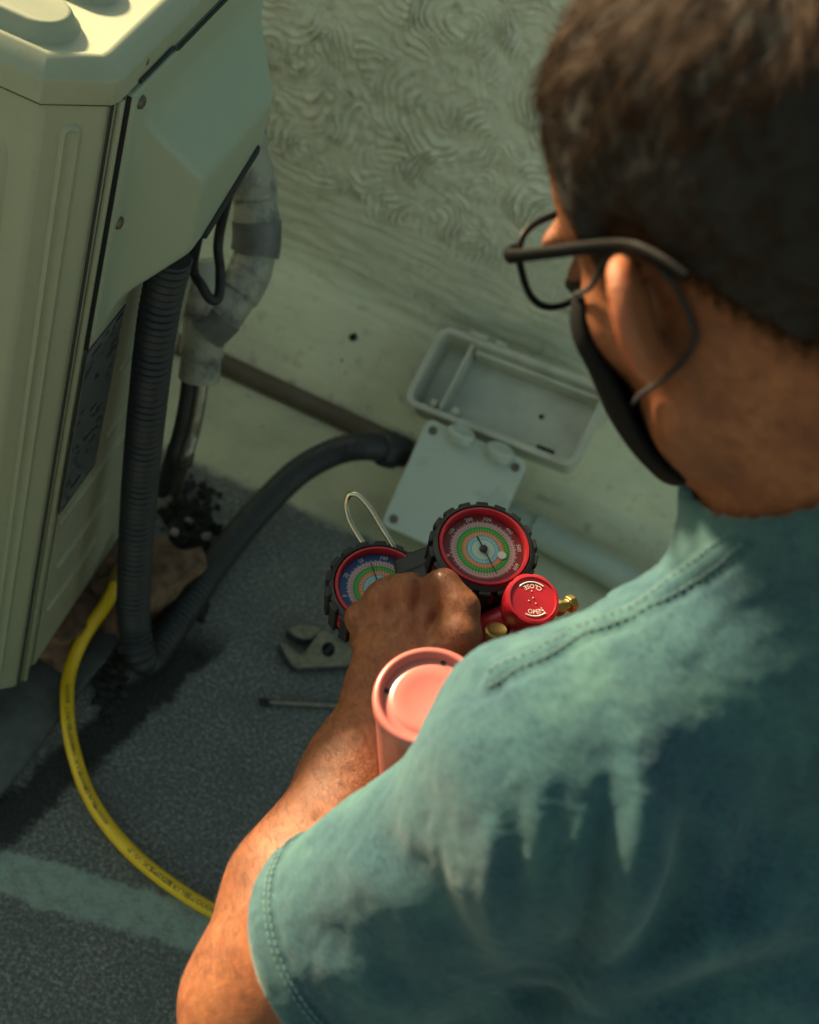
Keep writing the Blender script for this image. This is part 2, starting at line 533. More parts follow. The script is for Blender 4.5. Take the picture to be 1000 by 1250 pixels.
# low parapet wall: plaster fillet at the foot, brushed band, swirled plaster above
def wall():
    xs = np.concatenate([np.linspace(-6, -.7, 12), np.arange(-.68, .62, .0021), np.linspace(.64, 6, 12)])
    prof = []
    for s in np.arange(0, .176, .003):
        prof.append((1.400 + .1 * s / .176, .145 * s / .176))
    for z in np.arange(.148, .235, .003): prof.append((1.5, z))
    for z in np.arange(.235, .68, .0021): prof.append((1.5, z))
    for z in (.75, .85, .95, 1.03): prof.append((1.5, z))
    prof = np.array(prof)
    # round the corner where fillet meets wall
    k = np.ones(9) / 9
    pr = prof.copy()
    for c in (0, 1): pr[10:90, c] = np.convolve(prof[:, c], k, 'same')[10:90]
    prof = pr
    nx, nz = len(xs), len(prof)
    XX, ZI = np.meshgrid(xs, np.arange(nz))
    P = np.stack([XX, prof[ZI, 0], prof[ZI, 1]], -1).reshape(-1, 3)
    fine = (np.abs(P[:, 0] + .03) < .66) & (P[:, 2] < .69)
    # swirl: arcs combed round scattered centres
    cen = np.array([(x + rng.uniform(-.03, .03), z + rng.uniform(-.03, .03)) for x in np.arange(-.75, .75, .085) for z in np.arange(.18, .8, .085)])
    ph = rng.uniform(0, 6.28, len(cen)); order = rng.permutation(len(cen)); frq = rng.uniform(600, 760, len(cen))
    q = P[:, [0, 2]].copy()
    q[:, 0] += .030 * fbm(P * 11, 3); q[:, 1] += .030 * fbm(P * 11 + 50, 3)
    best = np.full(len(P), -1.0); h = np.zeros(len(P)); 
    for i in range(len(cen)):
        d = np.hypot(q[:, 0] - cen[i, 0], q[:, 1] - cen[i, 1])
        edge = .078 + .012 * np.sin(3 * np.arctan2(q[:, 1] - cen[i, 1], q[:, 0] - cen[i, 0]) + ph[i])
        inn = (d < edge) & (order[i] > best) & (np.cos(np.arctan2(q[:, 1] - cen[i, 1], q[:, 0] - cen[i, 0]) - ph[i]) > -.35 - .5 * (i % 3 == 0))
        best[inn] = order[i]
        h[inn] = (np.sin(d[inn] * frq[i] + ph[i]) * .5 + .5) ** 1.3 * (1 - .4 * (d[inn] / edge[inn]) ** 4)
    h *= np.clip(fbm(P * 20 + 9, 4) * 1.9 + .55, .08, 1.25)
    zl = P[:, 2] + .035 * fbm(P * 9 + 3, 3)
    m_sw = np.clip((zl - .245) / .035, 0, 1)
    brush = fbm(P * np.array([16, 60, 90]), 4) * .0028
    lump = fbm(P * 8 + 31, 3) * .006
    disp = np.where(fine, m_sw * (h * .0068 + .0032 * fbm(P * 60 + 5, 4)) + (1 - m_sw) * brush * (.35 + .9 * (P[:, 2] > .12)) + lump, 0)
    ny = np.where(P[:, 2] < .14, -.82, -1.0); nzv = np.where(P[:, 2] < .14, .57, 0)
    P[:, 1] += ny * disp; P[:, 2] += nzv * disp
    P[:nx, 2] = -.004
    i = np.arange((nz - 1) * (nx - 1)); a = (i // (nx - 1)) * nx + i % (nx - 1)
    F = np.stack([a, a + 1, a + 1 + nx, a + nx], 1)
    V_ = P.tolist(); Fl = F.tolist()
    n0 = len(V_); top = [(nz - 1) * nx + j for j in range(nx)]
    V_ += [[x, 1.64, 1.03] for x in xs] + [[x, 1.64, -.01] for x in xs]
    for j in range(nx - 1):
        Fl.append([top[j], top[j + 1], n0 + j + 1, n0 + j]); Fl.append([n0 + j, n0 + j + 1, n0 + nx + j + 1, n0 + nx + j])
    me = bpy.data.meshes.new('parapet_wall'); me.from_pydata(V_, [], Fl)
    me.polygons.foreach_set('use_smooth', np.ones(len(me.polygons), bool)); me.materials.append(M['plaster'])
    o = put(bpy.data.objects.new('parapet_wall', me), None)
    tag(o, 'low cream parapet wall with swirled plaster above a smooth sloping foot', 'wall')
wall()

simple('tape_dark', (.10, .105, .10), .5, .4, 40, bump=.3, bscale=90)
# ================================================================== the outdoor unit
AX, AY0, AY1, AXL = -.29, .750, 1.072, -1.12
AZ0, AZ1 = .062, .757
root = empty('air_conditioner', (-.70, .91, 0), 'cream metal air conditioner outdoor unit with bulging side cover', 'air conditioner')
CH = [(-.326, AY0), (AX - .002, .779)]
plan = [(AXL, AY0), CH[0], CH[1], (AX, .786), (AX, AY1), (AXL, AY1)]
def prism(mb, poly, z0, z1):
    n = len(poly)
    mb.add([(x, y, z0) for x, y in poly] + [(x, y, z1) for x, y in poly],
           [tuple(range(n - 1, -1, -1)), tuple(range(n, 2 * n))] + [(i, (i + 1) % n, n + (i + 1) % n, n + i) for i in range(n)])
mb = MB(); prism(mb, plan, AZ0, AZ1)
casing = mb.build('casing', M['ac_paint'], root, bevel=.004, seg=3)
# side panel: a pressed sheet standing a little proud, with seams
mb = MB(); mb.box((AX + .0015, .936, .296), (.0015, .128, .228))
panel = mb.build('side_panel', M['ac_low'], root, bevel=.0015)
mb = MB(); mb.box((AX + .0006, .7985, .41), (.0008, .0008, .345))
mb.box((AX + .0022, .8048, .632), (.0018, .0005, .1185)); mb.box((AX + .0004, .7805, .41), (.0010, .0009, .345))  # dark strip along the cover's edge puts its shade into the joint colour
mb.build('panel_seam_and_shade', M['seam_dark'], root, smooth=False)
mb = MB(); mb.box((AX + .0022, .791, .41), (.0022, .0026, .345))
mb.build('edge_bead', M['ac_paint'], root, bevel=.0015)
# long pressed beads on the corner and on the front
def stadium(mb, A, B, wdir, nd, w, d, n=10):
    """pressed long bead: A..B centre line, half width w, height d along nd"""
    A, B, wdir, nd = map(lambda q: np.asarray(q, float), (A, B, wdir, nd)); L = nrm(B - A)
    rings = []
    for (s, h) in ((1.0, 0), (.82, d * .8), (.62, d), (.40, d * .45), (.0, d * .30)):
        ring = []
        ww = w * max(s, .02)
        for k in range(2 * n):
            t = math.pi * k / n
            c = B if 0 <= t <= math.pi else A
            ring.append(c + ww * (math.cos(t) * wdir + math.sin(t) * L) + nd * h)
        rings.append(ring)
    vs = [p for r_ in rings for p in r_]; m_ = 2 * n
    fs = [(i * m_ + k, i * m_ + (k + 1) % m_, (i + 1) * m_ + (k + 1) % m_, (i + 1) * m_ + k) for i in range(len(rings) - 1) for k in range(m_)]
    fs.append(tuple((len(rings) - 1) * m_ + k for k in range(m_)))
    mb.add(vs, fs)
ca, cb = np.array([*CH[0], 0]), np.array([*CH[1], 0])
cw = nrm(cb - ca); cn = np.array([cw[1], -cw[0], 0]); cm = (ca + cb) / 2
mb = MB(); stadium(mb, cm + V(0, 0, .095), cm + V(0, 0, .732), cw, cn, .0075, .0028)
mb.build('corner_bead', M['ac_paint'], root)
mb = MB(); stadium(mb, (-.372, AY0, .13), (-.372, AY0, .70), V(1, 0, 0), V(0, -1, 0), .028, .004, 14)
mb.build('front_bead', M['ac_paint'], root)
# the lid: skirt, bevel, pressed top
def inset(poly, d):
    """plan polygon moved inwards on its right and front sides"""
    (x0, y0), (x1, y1), (x2, y2), (x3, y3), (x4, y4), (x5, y5) = poly
    return [(x0 + d, y0 + d), (x1 - d * .45, y1 + d), (x2 - d * .92, y2 + d * .45), (x3 - d, y3 + d * .45), (x4 - d, y4 - d), (x5 + d, y5 - d)]
lid = MB(); lev = [(-.0035, .7565), (-.0035, .7745), (-.001, .7775), (.010, .7845), (.013, .7855), (.016, .7845)]
rows = [[(x, y, z) for x, y in inset(plan, d)] for d, z in lev]
vs = [p for r_ in rows for p in r_]
lid.add(vs, [(i * 6 + k, i * 6 + (k + 1) % 6, (i + 1) * 6 + (k + 1) % 6, (i + 1) * 6 + k) for i in range(len(lev) - 1) for k in range(6)]
        + [tuple(range(5, -1, -1)), tuple((len(lev) - 1) * 6 + k for k in range(6))])
lido = lid.build('lid', M['ac_paint'], root, bevel=.0012)
for k in range(4):                                   # raised finger-shaped pads pressed into the lid
    y0 = .7925 + .064 * k
    mb = MB(); n = 14; rings = []
    for (rr, h) in ((.0265, 0), (.0245, .0012), (.0205, .0085), (.0188, .0102), (.0165, .0106)):
        ring = [(-.352 + rr * math.cos(a), y0 + rr * math.sin(a), .7845 + h) for a in np.linspace(-math.pi / 2, math.pi / 2, n)]
        ring += [(-1.05 - rr * math.cos(a), y0 - rr * math.sin(a), .7845 + h) for a in np.linspace(-math.pi / 2, math.pi / 2, n)]
        rings.append(ring)
    m_ = 2 * n
    mb.add([p for r_ in rings for p in r_], [(i * m_ + q, i * m_ + (q + 1) % m_, (i + 1) * m_ + (q + 1) % m_, (i + 1) * m_ + q) for i in range(len(rings) - 1) for q in range(m_)] + [tuple((len(rings) - 1) * m_ + q for q in range(m_))])
    mb.build('pressed_pad', M['ac_paint'], lido, angle=60)
mb = MB(); sp6 = inset(plan, -.0012); mb.tube([(x, y, .7560) for x, y in (sp6[0], sp6[1], sp6[2], sp6[3], (sp6[3][0], .82))], .0013, 6)
mb.build('lid_seam', M['seam_dark'], root, smooth=False)

# the valve cover: flat flange, then a wedge-shaped bulge
cy = dict(a=.806, b=.832, c=.905, d=1.052, e=1.071)
xo, xb, xf = -.2375, -.2860, -.2868
cv = MB()
g = [  # rows of (x, y, z) : flange, foot of bulge, shoulder of bulge
    (xf, .806, .752), (xf, .806, .528), (xf, 1.068, .752), (xf, 1.068, .545),
    (xb, .834, .716), (xb, .836, .542), (xb, 1.062, .716), (xb, 1.062, .556),
    (xo - .002, .858, .672), (xo, .860, .583), (xo - .002, 1.004, .671), (xo, .994, .613)]
G = np.array(g); bc_ = G[4:].mean(0)
PL = []
for f_ in ((4, 5, 9), (4, 8, 10), (8, 9, 11), (5, 7, 11), (6, 10, 11)):
    n_ = nrm(np.cross(G[f_[1]] - G[f_[0]], G[f_[2]] - G[f_[0]]))
    if n_ @ (G[f_[0]] - bc_) < 0: n_ = -n_
    PL.append((n_.astype(np.float32), float(n_ @ G[f_[0]])))
def cover_sdf(p):
    d = np.full(len(p), -1., np.float32)
    for n_, c_ in PL: d = smax(d, p @ n_ - c_ - .0008, .0045)
    d = smax(d, -(p[:, 0] - (xf - .003)), .002)
    q = np.abs(p - V(xf - .002, .937, .640).astype(np.float32)) - np.array([.0035, .131, .112], np.float32)
    fl_ = np.linalg.norm(np.maximum(q, 0), axis=1) + np.minimum(q.max(1), 0) - .0012
    return smin(d, fl_, .012)
cov = mesh_sdf(cover_sdf, (-.31, .78, .50), (-.21, 1.10, .78), .0016, 'valve_cover', M['ac_cover'], root)
mb = MB()
A, B = V(xo + .0006, .884, .606), V(xo + .0006, .984, .632)
mb.box((A + B) / 2, (.0025, .053, .0045), [V(1, 0, 0), nrm(B - A), nrm(np.cross(V(1, 0, 0), nrm(B - A)))])
mb.build('handle_slot', M['seam_dark'], cov, bevel=.002)
for (y, z) in ((.818, .741), (.8175, .636)):
    mb = MB(); mb.lathe([(.0052, 0), (.0052, .001), (.0042, .0030), (.0018, .0036), (.0014, .0024), (0.0001, .0024)], (xf + .0022, y, z), (1, 0, 0), 18)
    mb.build('screw', M['screw'], cov)
mb = MB(); mb.lathe([(.003, 0), (.003, .001), (.001, .0018)], (AX + .0024, .825, .768), (1, 0, 0), 14)
mb.build('rivet', M['screw'], lido)
mb = MB(); pth = [(AX + .0006, .812, .7535), (AX + .0006, .868, .7535), (AX + .0006, .878, .7480), (AX + .0006, .95, .7480), (AX + .0006, 1.066, .7480)]
mb.tube([V(*p) + V(.0046, 0, .006) for p in pth], .0014, 6)
mb.build('cover_gap', M['seam_dark'], root, smooth=False)
mb = MB(); mb.box((AX + .004, .9, .752), (.0014, .0022, .0012))
# name plate with rows of small print
pl = MB(); PO, e1, e2, en = V(AX + .0034, .840, .412), V(0, 1, 0), V(0, 0, 1), V(1, 0, 0)
pl.box(PO, (.0005, .036, .100))
plate = pl.build('name_plate', M['plate'], root, smooth=False)
pr = MB()
for i in range(38):
    z = .094 - i * .0051
    x = -.033
    while x < .031:
        L = random.choice((.003, .005, .008, .012))
        L = min(L, .033 - x)
        if random.random() > .12: pr.box(PO + e1 * (x + L / 2) + e2 * z + en * .0007, (.0003, L / 2, .0006 if i not in (0, 1, 36) else .0014))
        x += L + .0008
for zz in (.0985, -.0985): pr.box(PO + e2 * zz + en * .0007, (.0003, .0355, .0005))
for yy in (-.0355, .0355): pr.box(PO + e1 * yy + en * .0007, (.0003, .0005, .098))
pr.build('plate_print', M['plate_text'], plate, smooth=False)
# pressed ribs on the lower side
for (z, y0, y1) in ((.292, .815, 1.05), (.214, .828, .93), (.152, .822, .925), (.335, .90, 1.05), (.42, .90, 1.05)):
    mb = MB(); stadium(mb, (AX + .003, y0, z), (AX + .003, y1, z), V(0, 0, 1), V(1, 0, 0), .0045, .0028, 6)
    mb.build('pressed_rib', M['ac_low'], root)
mb = MB(); mb.box((AX + .0045, 1.02, .20), (.0018, .028, .075)); mb.build('access_strip', M['ac_paint'], root, bevel=.001)
for (x, y) in ((-.42, .80), (-.42, 1.03), (-1.0, .80), (-1.0, 1.03)):
    mb = MB(); mb.box((x, y, .038), (.05, .022, .0245)); mb.box((x, y, .008), (.06, .03, .008))
    mb.build('foot', M['ac_low'], root, bevel=.003)

# broken brown blocks under the unit's edge
def chunk(name, c, h, rot, mat, label, cat, seed, group=None, rough=.28):
    r_ = np.random.default_rng(seed)
    bm = bmesh.new(); bmesh.ops.create_cube(bm, size=2)
    bmesh.ops.subdivide_edges(bm, edges=bm.edges, cuts=4, use_grid_fill=True)
    P = np.array([v.co[:] for v in bm.verts]); nn = P / np.linalg.norm(P, axis=1)[:, None]
    P = P * .8 + nn * .25
    P += nn * (fbm(P * 1.7 + seed * 3.1, 3)[:, None] * rough * 1.6)
    a = rot; R_ = np.array([[math.cos(a), math.sin(a), 0], [-math.sin(a), math.cos(a), 0], [0, 0, 1]])
    P = (P * np.array(h)) @ R_
    P[:, 2] = np.maximum(P[:, 2], -h[2])
    P += np.array(c)
    P[:, 2] = np.maximum(P[:, 2], .001)
    for v, p in zip(bm.verts, P): v.co = p
    me = bpy.data.meshes.new(name); bm.to_mesh(me); bm.free()
    me.polygons.foreach_set('use_smooth', np.ones(len(me.polygons), bool)); me.set_sharp_from_angle(angle=math.radians(35)); me.materials.append(mat)
    o = put(bpy.data.objects.new(name, me), None)
    if label: tag(o, label, cat, group)
    return o
chunk('brick_chunk', (-.315, .955, .026), (.045, .10, .026), .05, M['brick_brown'], 'long brown brick chunk wedged under the air conditioner edge', 'brick', 3)
chunk('brick_chunk', (-.238, .985, .030), (.030, .062, .030), -.35, M['brick_brown'], 'upright brown brick chunk behind the ribbed conduit', 'brick', 5)
# unit pad: thin worn slab
mb = MB(); pad_pts = [(-1.25, .64), (-.262, .668), (-.252, .74), (-.246, .83), (-.236, .90), (-.25, 1.10), (-1.25, 1.10)]
prism(mb, pad_pts, -.002, .010)
pado = tag(mb.build('pad', M['pad'], bevel=.003), 'thin worn grey concrete pad under the air conditioner', 'slab')

# black clods and pale chips in the corner behind the conduit
cl = MB(); chips = MB()
def clod(mb, c, r):
    bm = bmesh.new(); bmesh.ops.create_icosphere(bm, subdivisions=1, radius=1)
    P = np.array([v.co[:] for v in bm.verts]) * rng.uniform(.6, 1.3, 3) * r
    P += rng.normal(size=P.shape) * r * .18; P += c; P[:, 2] = np.maximum(P[:, 2], .0005)
    mb.add(P, [tuple(v.index for v in f.verts) for f in bm.faces]); bm.free()
for i in range(520):
    px, py = rng.normal(228, 16), rng.normal(662, 34)
    if i > 330: px, py = rng.normal(132, 9), rng.normal(826, 18)
    p = onz(px, py, 0); clod(cl, p + V(0, 0, .002), rng.uniform(.002, .009) * (1.3 if i < 200 else .8))
tag(cl.build('dirt_debris', M['moss'], smooth=False), 'black crumbly dirt heaped in the corner behind the conduit', 'dirt', kind='stuff')
for (px, py, r_) in ((230, 636, .0055), (252, 655, .006), (213, 650, .005)):
    mb = MB(); p = onz(px, py, .012); clod(mb, p, r_)
    tag(mb.build('pebble', M['chip'], smooth=False), {230: 'pale stone chip on the black dirt, farthest from the floor', 252: 'largest pale stone chip on the black dirt, beside the sloping conduit', 213: 'pale stone chip on the black dirt, touching the upright conduit'}[px], 'pebble', 'pale stone chips on the dirt')
for (px, py, r_) in ((432, 412, .007), (418, 440, .003), (422, 455, .003)):
    mb = MB(); d = ray(px, py); tt = (1.40 - 0) 
    # on the sloping foot of the wall: z = 1.45 * (y - 1.4)
    k = (HC + 1.45 * 1.4) / (1.45 * d[1] - d[2]); p = CO + d * k
    clod(mb, p + V(0, -.001, .0015), r_)
    tag(mb.build('pebble', M['moss'], smooth=False), {432: 'large dark clod of grit on the cream wall foot', 418: 'small dark grit speck below the large clod on the wall foot', 422: 'small dark grit speck lowest on the cream wall foot'}[px], 'pebble', 'dark grit on the wall foot')

# ================================================================== ribbed conduit to the junction box
BXn = nrm(vec(0, .02, 1)); BXx = nrm(vec(math.cos(ROLL), -math.sin(ROLL), 0)); BXy = np.cross(BXn, BXx)
box_c = at(555, 602, 1.735)
gland = at(478, 549, 1.765)
top = [V(-.262, .893, .565), V(-.262, .893, .50), V(-.256, .896, .40), V(-.247, .902, .28), V(-.234, .905, .16), V(-.221, .905, .075)]
low = [onz(176, 806, .032), onz(197, 786, .024), onz(228, 740, .022), onz(268, 682, .024), onz(312, 628, .034), onz(362, 578, .058), onz(408, 552, .085), onz(445, 545, .105), gland]
path, s = resample(spline(top + low, 16), .0016)
kmix = np.clip((s - .62) / .08, 0, 1)
rad = .0168 + (.0012 * np.sin(s * 2 * math.pi / .0078)) * (1 - .65 * kmix) + .0006 * kmix
mb = MB(); mb.tube(path, rad, 22)
con = empty('cable_conduit', (-.22, .905, 0), 'thick dark grey ribbed conduit looping from the valve cover to the junction box', 'conduit')
mb.build('hose', M['conduit'], con)
ax = nrm(path[-1] - path[-12])
mb = MB()
mb.lathe([(.018, -.020), (.0225, -.018), (.024, -.006), (.024, .006), (.0205, .008), (.0205, .022)], gland, ax, 8)
mb.build('gland_nut', M['conduit'], con, bevel=.0015)

# black cable looping out of the cover
lp = spline([V(-.266, .975, .572), at(236, 322, 1.33), at(247, 350, 1.335), at(258, 366, 1.34), at(267, 362, 1.345), at(269, 330, 1.345), at(268, 285, 1.34), V(-.27, 1.06, .59)], 10)
mb = MB(); mb.tube(lp, .0048, 12)
tag(mb.build('cable', M['black_rubber']), 'short black cable looping below the valve cover', 'cable')

# taped insulated pipes behind the cover
tp = empty('insulated_pipe', (-.27, 1.09, .2), 'pipe wrapped in pale scuffed tape bending behind the valve cover', 'pipe')
p1 = spline([at(286, 120, 1.40), at(302, 185, 1.41), at(311, 240, 1.43), at(313, 298, 1.445), at(299, 345, 1.45), at(272, 380, 1.45), at(250, 402, 1.455)], 14)
P1, s1 = resample(p1, .003)
rr = .0215 + .0026 * ((s1 / .05) % 1) + .0012 * np.sin(s1 * 90) * np.sin(s1 * 37)
mb = MB(); mb.tube(P1, rr, 24); mb.build('taped_bend', M['tape'], tp)
for (i0, i1) in ((40, 52), (74, 84)):
    mb = MB(); mb.tube(P1[i0:i1], .0252, 24, caps=True); mb.build('dark_tape', M['tape_dark'], tp)
p2 = spline([at(243, 318, 1.43), at(247, 360, 1.44), at(248, 410, 1.46), at(243, 462, 1.48)], 14)
P2, s2 = resample(p2, .003)
mb = MB(); mb.tube(P2, .0205 + .0024 * ((s2 / .05) % 1), 24); mb.build('taped_riser', M['tape'], tp)
for k, (dx, r_) in enumerate(((-8, .0085), (7, .0075))):
    pp = spline([at(242 + dx, 440, 1.48), at(236 + dx, 490, 1.495), at(228 + dx, 530, 1.51), at(217 + dx, 565, 1.53), onz(206 + dx, 600, .02)], 10)
    mb = MB(); mb.tube(pp, r_, 14); mb.build('copper_line', M['black_rubber'] if k == 0 else M['steel'], tp)
mb = MB(); mb.lathe([(.014, 0), (.016, .003), (.016, .018), (.012, .022)], at(222, 546, 1.52), nrm(at(215, 575, 1.54) - at(228, 520, 1.51)), 6)
mb.build('flare_nut', M['conduit'], tp, bevel=.001)

# ================================================================== conduit along the wall foot
mb = MB(); mb.tube([(-1.2, 1.404, .012), (-.3, 1.402, .012), (-.02, 1.396, .012)], .0135, 18)
tag(mb.build('wall_pipe', M['brown_pipe']), 'dull brown pipe along the wall foot beside the junction box', 'pipe')
mb = MB(); path = [onz(560, 598, .03), onz(640, 640, .03), onz(720, 683, .028), onz(800, 727, .026), onz(960, 812, .026), onz(1300, 990, .026)]
mb.tube(path, .0205, 22)
gp = empty('grey_pipe', path[1] * V(1, 1, 0), 'pale grey green pipe running out past the junction box to the shirt', 'pipe')
mb.build('tube', M['pvc'], gp)
mb = MB()
for k in (0.2, 2.6):
    p0 = path[1] + (path[2] - path[1]) * k; d = nrm(path[2] - path[1])
    mb = MB(); mb.lathe([(.022, -.010), (.024, -.009), (.024, .009), (.022, .010)], p0, d, 22); mb.build('clip', M['pvc'], gp)

# ================================================================== junction box
jb = empty('junction_box', box_c * V(1, 1, 0), 'square grey junction box with scuffed lid and corner screws', 'junction box')
hx, hy = 66 * 1.735 / FPX, 70 * 1.735 / FPX
def rrect(hx, hy, r, n=5):
    out = []
    for (sx, sy, a0) in ((1, 1, 0), (-1, 1, 90), (-1, -1, 180), (1, -1, 270)):
        for k in range(n + 1):
            a = math.radians(a0 + 90 * k / n)
            out.append((sx * (hx - r) + r * math.cos(a), sy * (hy - r) + r * math.sin(a)))
    return out
curve2d([rrect(hx - .003, hy - .003, .006)], .050, (box_c - BXn * .060, BXx, BXy, BXn), 0).build('body', M['box_grey'], jb, bevel=.002)
lidb = curve2d([rrect(hx, hy, .008)], .007, (box_c - BXn * .0095, BXx, BXy, BXn), .0012).build('lid', M['box_grey'], jb, angle=30)
for sx in (-1, 1):
    for sy in (-1, 1):
        mb = MB(); mb.lathe([(.0056, 0), (.0056, .0008), (.0040, .0012), (.0022, .0004), (.0001, .0004)], box_c + BXx * sx * (hx - .011) + BXy * sy * (hy - .011) + BXn * .0002, BXn, 16)
        mb.build('screw', M['screw'], lidb)
for k in (0, 1):        # two cable entries on the upper side
    mb = MB(); c = box_c + BXx * (-.022 + .052 * k) + BXy * (hy - .004) + BXn * .002
    mb.lathe([(.017, -.004), (.018, 0), (.018, .006), (.014, .009), (.010, .0075), (.0001, .0075)], c, nrm(BXy + BXn * .55), 20)
    mb.build('cable_entry', M['box_grey'], jb)

# ================================================================== open enclosure lying above the box
TD = 1.775
tc = at(618, 482, TD)
tx = nrm(at(690, 585, TD) - at(490, 485, TD)); ty = nrm(at(545, 392, TD) - at(490, 485, TD)); ty = nrm(ty - tx * (tx @ ty)); tn = np.cross(tx, ty)
tn = nrm(tn + ty * .26 - tx * .28); tx = nrm(tx - tn * (tx @ tn)); ty = np.cross(tn, tx)
thx, thy, tdp = .114, .055, .042
tr = empty('open_enclosure', tc * V(1, 1, 0), 'open grey plastic enclosure tray with divider lying against the wall foot', 'enclosure')
def tray():
    mb = MB(); n = 0
    lev = [(0, 0, -tdp), (-.001, 0, -.004), (.004, 0, -.004), (.004, 0, 0), (-.0035, 0, 0), (-.0055, 0, -.010), (-.009, 0, -tdp + .004)]
    rows = []
    for (d, _, z) in lev:
        rows.append([tc + tx * x + ty * y + tn * z for x, y in rrect(thx + d, thy + d, max(.003, .014 + d), 6)])
    N = len(rows[0])
    mb.add([p for r_ in rows for p in r_], [(i * N + k, i * N + (k + 1) % N, (i + 1) * N + (k + 1) % N, (i + 1) * N + k) for i in range(len(lev) - 1) for k in range(N)]
           + [tuple(range(N - 1, -1, -1)), tuple((len(lev) - 1) * N + k for k in range(N))])
    return mb
tray().build('tray', M['grey_tray'], tr, angle=35)
mb = MB(); mb.box(tc - tx * .070 - tn * .020, (.0018, thy - .006, .018), [tx, ty, tn]); mb.build('divider', M['grey_tray'], tr, bevel=.0008)
mb = MB(); mb.box(tc + ty * (thy - .010) + tx * .022 - tn * .024, (.086, .003, .014), [tx, ty, tn]); mb.build('inner_ledge', M['grey_tray'], tr, bevel=.001)
for (x, y) in ((.045, .004),):
    mb = MB(); mb.lathe([(.0035, 0), (.0035, .0008), (.0001, .0008)], tc + tx * x + ty * y - tn * (tdp - .0042), tn, 12); mb.build('moulded_hole', M['hole'], tr)
for x in (-.082, -.052):
    mb = MB(); mb.lathe([(.0055, 0), (.0055, .016), (.003, .018)], tc + tx * x - ty * (thy - .013) - tn * .024, tn, 12); mb.build('screw_post', M['grey_tray'], tr)
mb = MB(); mb.lathe([(.0045, -.012), (.0045, .012)], tc + tx * -.066 + ty * (thy + .006), tx, 12); mb.lathe([(.0045, -.006), (.0045, .006)], tc + tx * -.035 + ty * (thy + .006), tx, 12)
mb.build('hinge', M['grey_tray'], tr)
mb = MB(); mb.box(tc + tx * .068 - ty * (thy - .020) - tn * (tdp - .0046), (.012, .0022, .001), [tx, ty, tn]); mb.build('slot', M['hole'], tr)
mb = MB(); mb.box(tc - tn * (tdp + .022), (.03, .02, .024), [tx, ty, tn]); mb.box(tc - tn * (tdp + .04) + ty * .0, (.05, .03, .006), [tx, ty, tn]); mb.build('wall_bracket', M['grey_tray'], tr)

# ================================================================== yellow hose
yh = empty('charging_hose', onz(150, 790, 0), 'yellow charging hose with black print curving over the dark floor', 'hose')
yp = [onz(148, 700, .082), onz(131, 735, .066), onz(103, 777, .040), onz(86, 818, .024), onz(82, 855, .020), onz(87, 905, .0135), onz(106, 965, .0095), onz(140, 1018, .0095), onz(190, 1066, .0095), onz(262, 1113, .0095), onz(350, 1150, .011), V(.10, .70, .016), V(.17, .745, .05), V(.19, .755, .16), V(.17, .735, .36), V(.14, .71, .53)]
YP, ys_ = resample(spline(yp, 14), .004)
mb = MB(); mb.tube(YP, .0073, 18); mb.build('hose', M['yellow_hose'], yh)
a0, a1 = onz(148, 700, .082), onz(131, 735, .066); ydir = nrm(a0 - a1)
mb = MB(); mb.lathe([(.0095, -.012), (.0105, -.010), (.0105, .006), (.007, .010), (.006, .020), (.010, .022), (.010, .036), (.006, .038)], a0, ydir, 16)
mb.build('fitting', M['brass'], yh)
pr = MB()
TT = np.gradient(YP, axis=0); TT /= np.linalg.norm(TT, axis=1)[:, None]
def print_on_hose(txt, s_at, size, flip, spread=1.25):
    vs, fs = text_verts(txt, size)
    if not len(vs): return
    sg = -1 if flip else 1
    out = []
    for x, y, _ in vs:
        sv = s_at + sg * x * spread
        P = np.array([np.interp(sv, ys_, YP[:, k]) for k in range(3)]); T = nrm([np.interp(sv, ys_, TT[:, k]) for k in range(3)])
        up = nrm(nrm(CO - P) - T * (nrm(CO - P) @ T)); sd = np.cross(up, T) * sg
        ph = .87 * y / .0073 - .12
        out.append(P + .00742 * (math.cos(ph) * up + math.sin(ph) * sd))
    pr.add(out, fs)
L_at = lambda px, py, z: ys_[np.argmin(np.linalg.norm(YP - onz(px, py, z), axis=1))]
print_on_hose('4000PSI', L_at(243, 1102, .01), .0088, True)
print_on_hose('BURST', L_at(216, 1086, .01), .0088, True)
print_on_hose('800PSI', L_at(196, 1071, .01), .0088, True)
print_on_hose('MAX W.P', L_at(176, 1055, .01), .0080, True)
for k, q in enumerate(((124, 995), (112, 975), (102, 955), (94, 930), (88, 905), (84, 880), (83, 855))):
    print_on_hose(('4000PSI', 'BURST', '800PSI', 'MAX W.P', '4000PSI', 'BURST', '800PSI')[k], L_at(*q, .012), .0072, True)
tag(pr.build('hose_print', M['ink'], yh, smooth=False), kind='stuff')

# ================================================================== tools on the floor
def floor_outline(px_loops, z, thick, bevel=.001):
    loops = [[tuple(onz(px, py, z)[:2]) for px, py in lp] for lp in px_loops]
    return curve2d(loops, thick, (V(0, 0, z - thick / 2), V(1, 0, 0), V(0, 1, 0), V(0, 0, 1)), bevel)
wr = empty('adjustable_wrench', onz(390, 800, 0), 'steel adjustable wrench lying on the dark floor near the hand', 'wrench')
hole = [(399.5 + 9 * math.cos(a), 796 + 10 * math.sin(a)) for a in np.linspace(0, 6.28, 14)[:-1]]
floor_outline([[(342, 789), (346, 799), (356, 814), (364, 818), (372, 817), (400, 816), (430, 814), (500, 822), (540, 826), (545, 808), (500, 800), (440, 793), (424, 794), (412, 787), (402, 778), (394, 772), (388, 775), (381, 787), (372, 800), (364, 803), (355, 797), (347, 789)], hole], .007, .008).build('body', M['steel'], wr, angle=30)
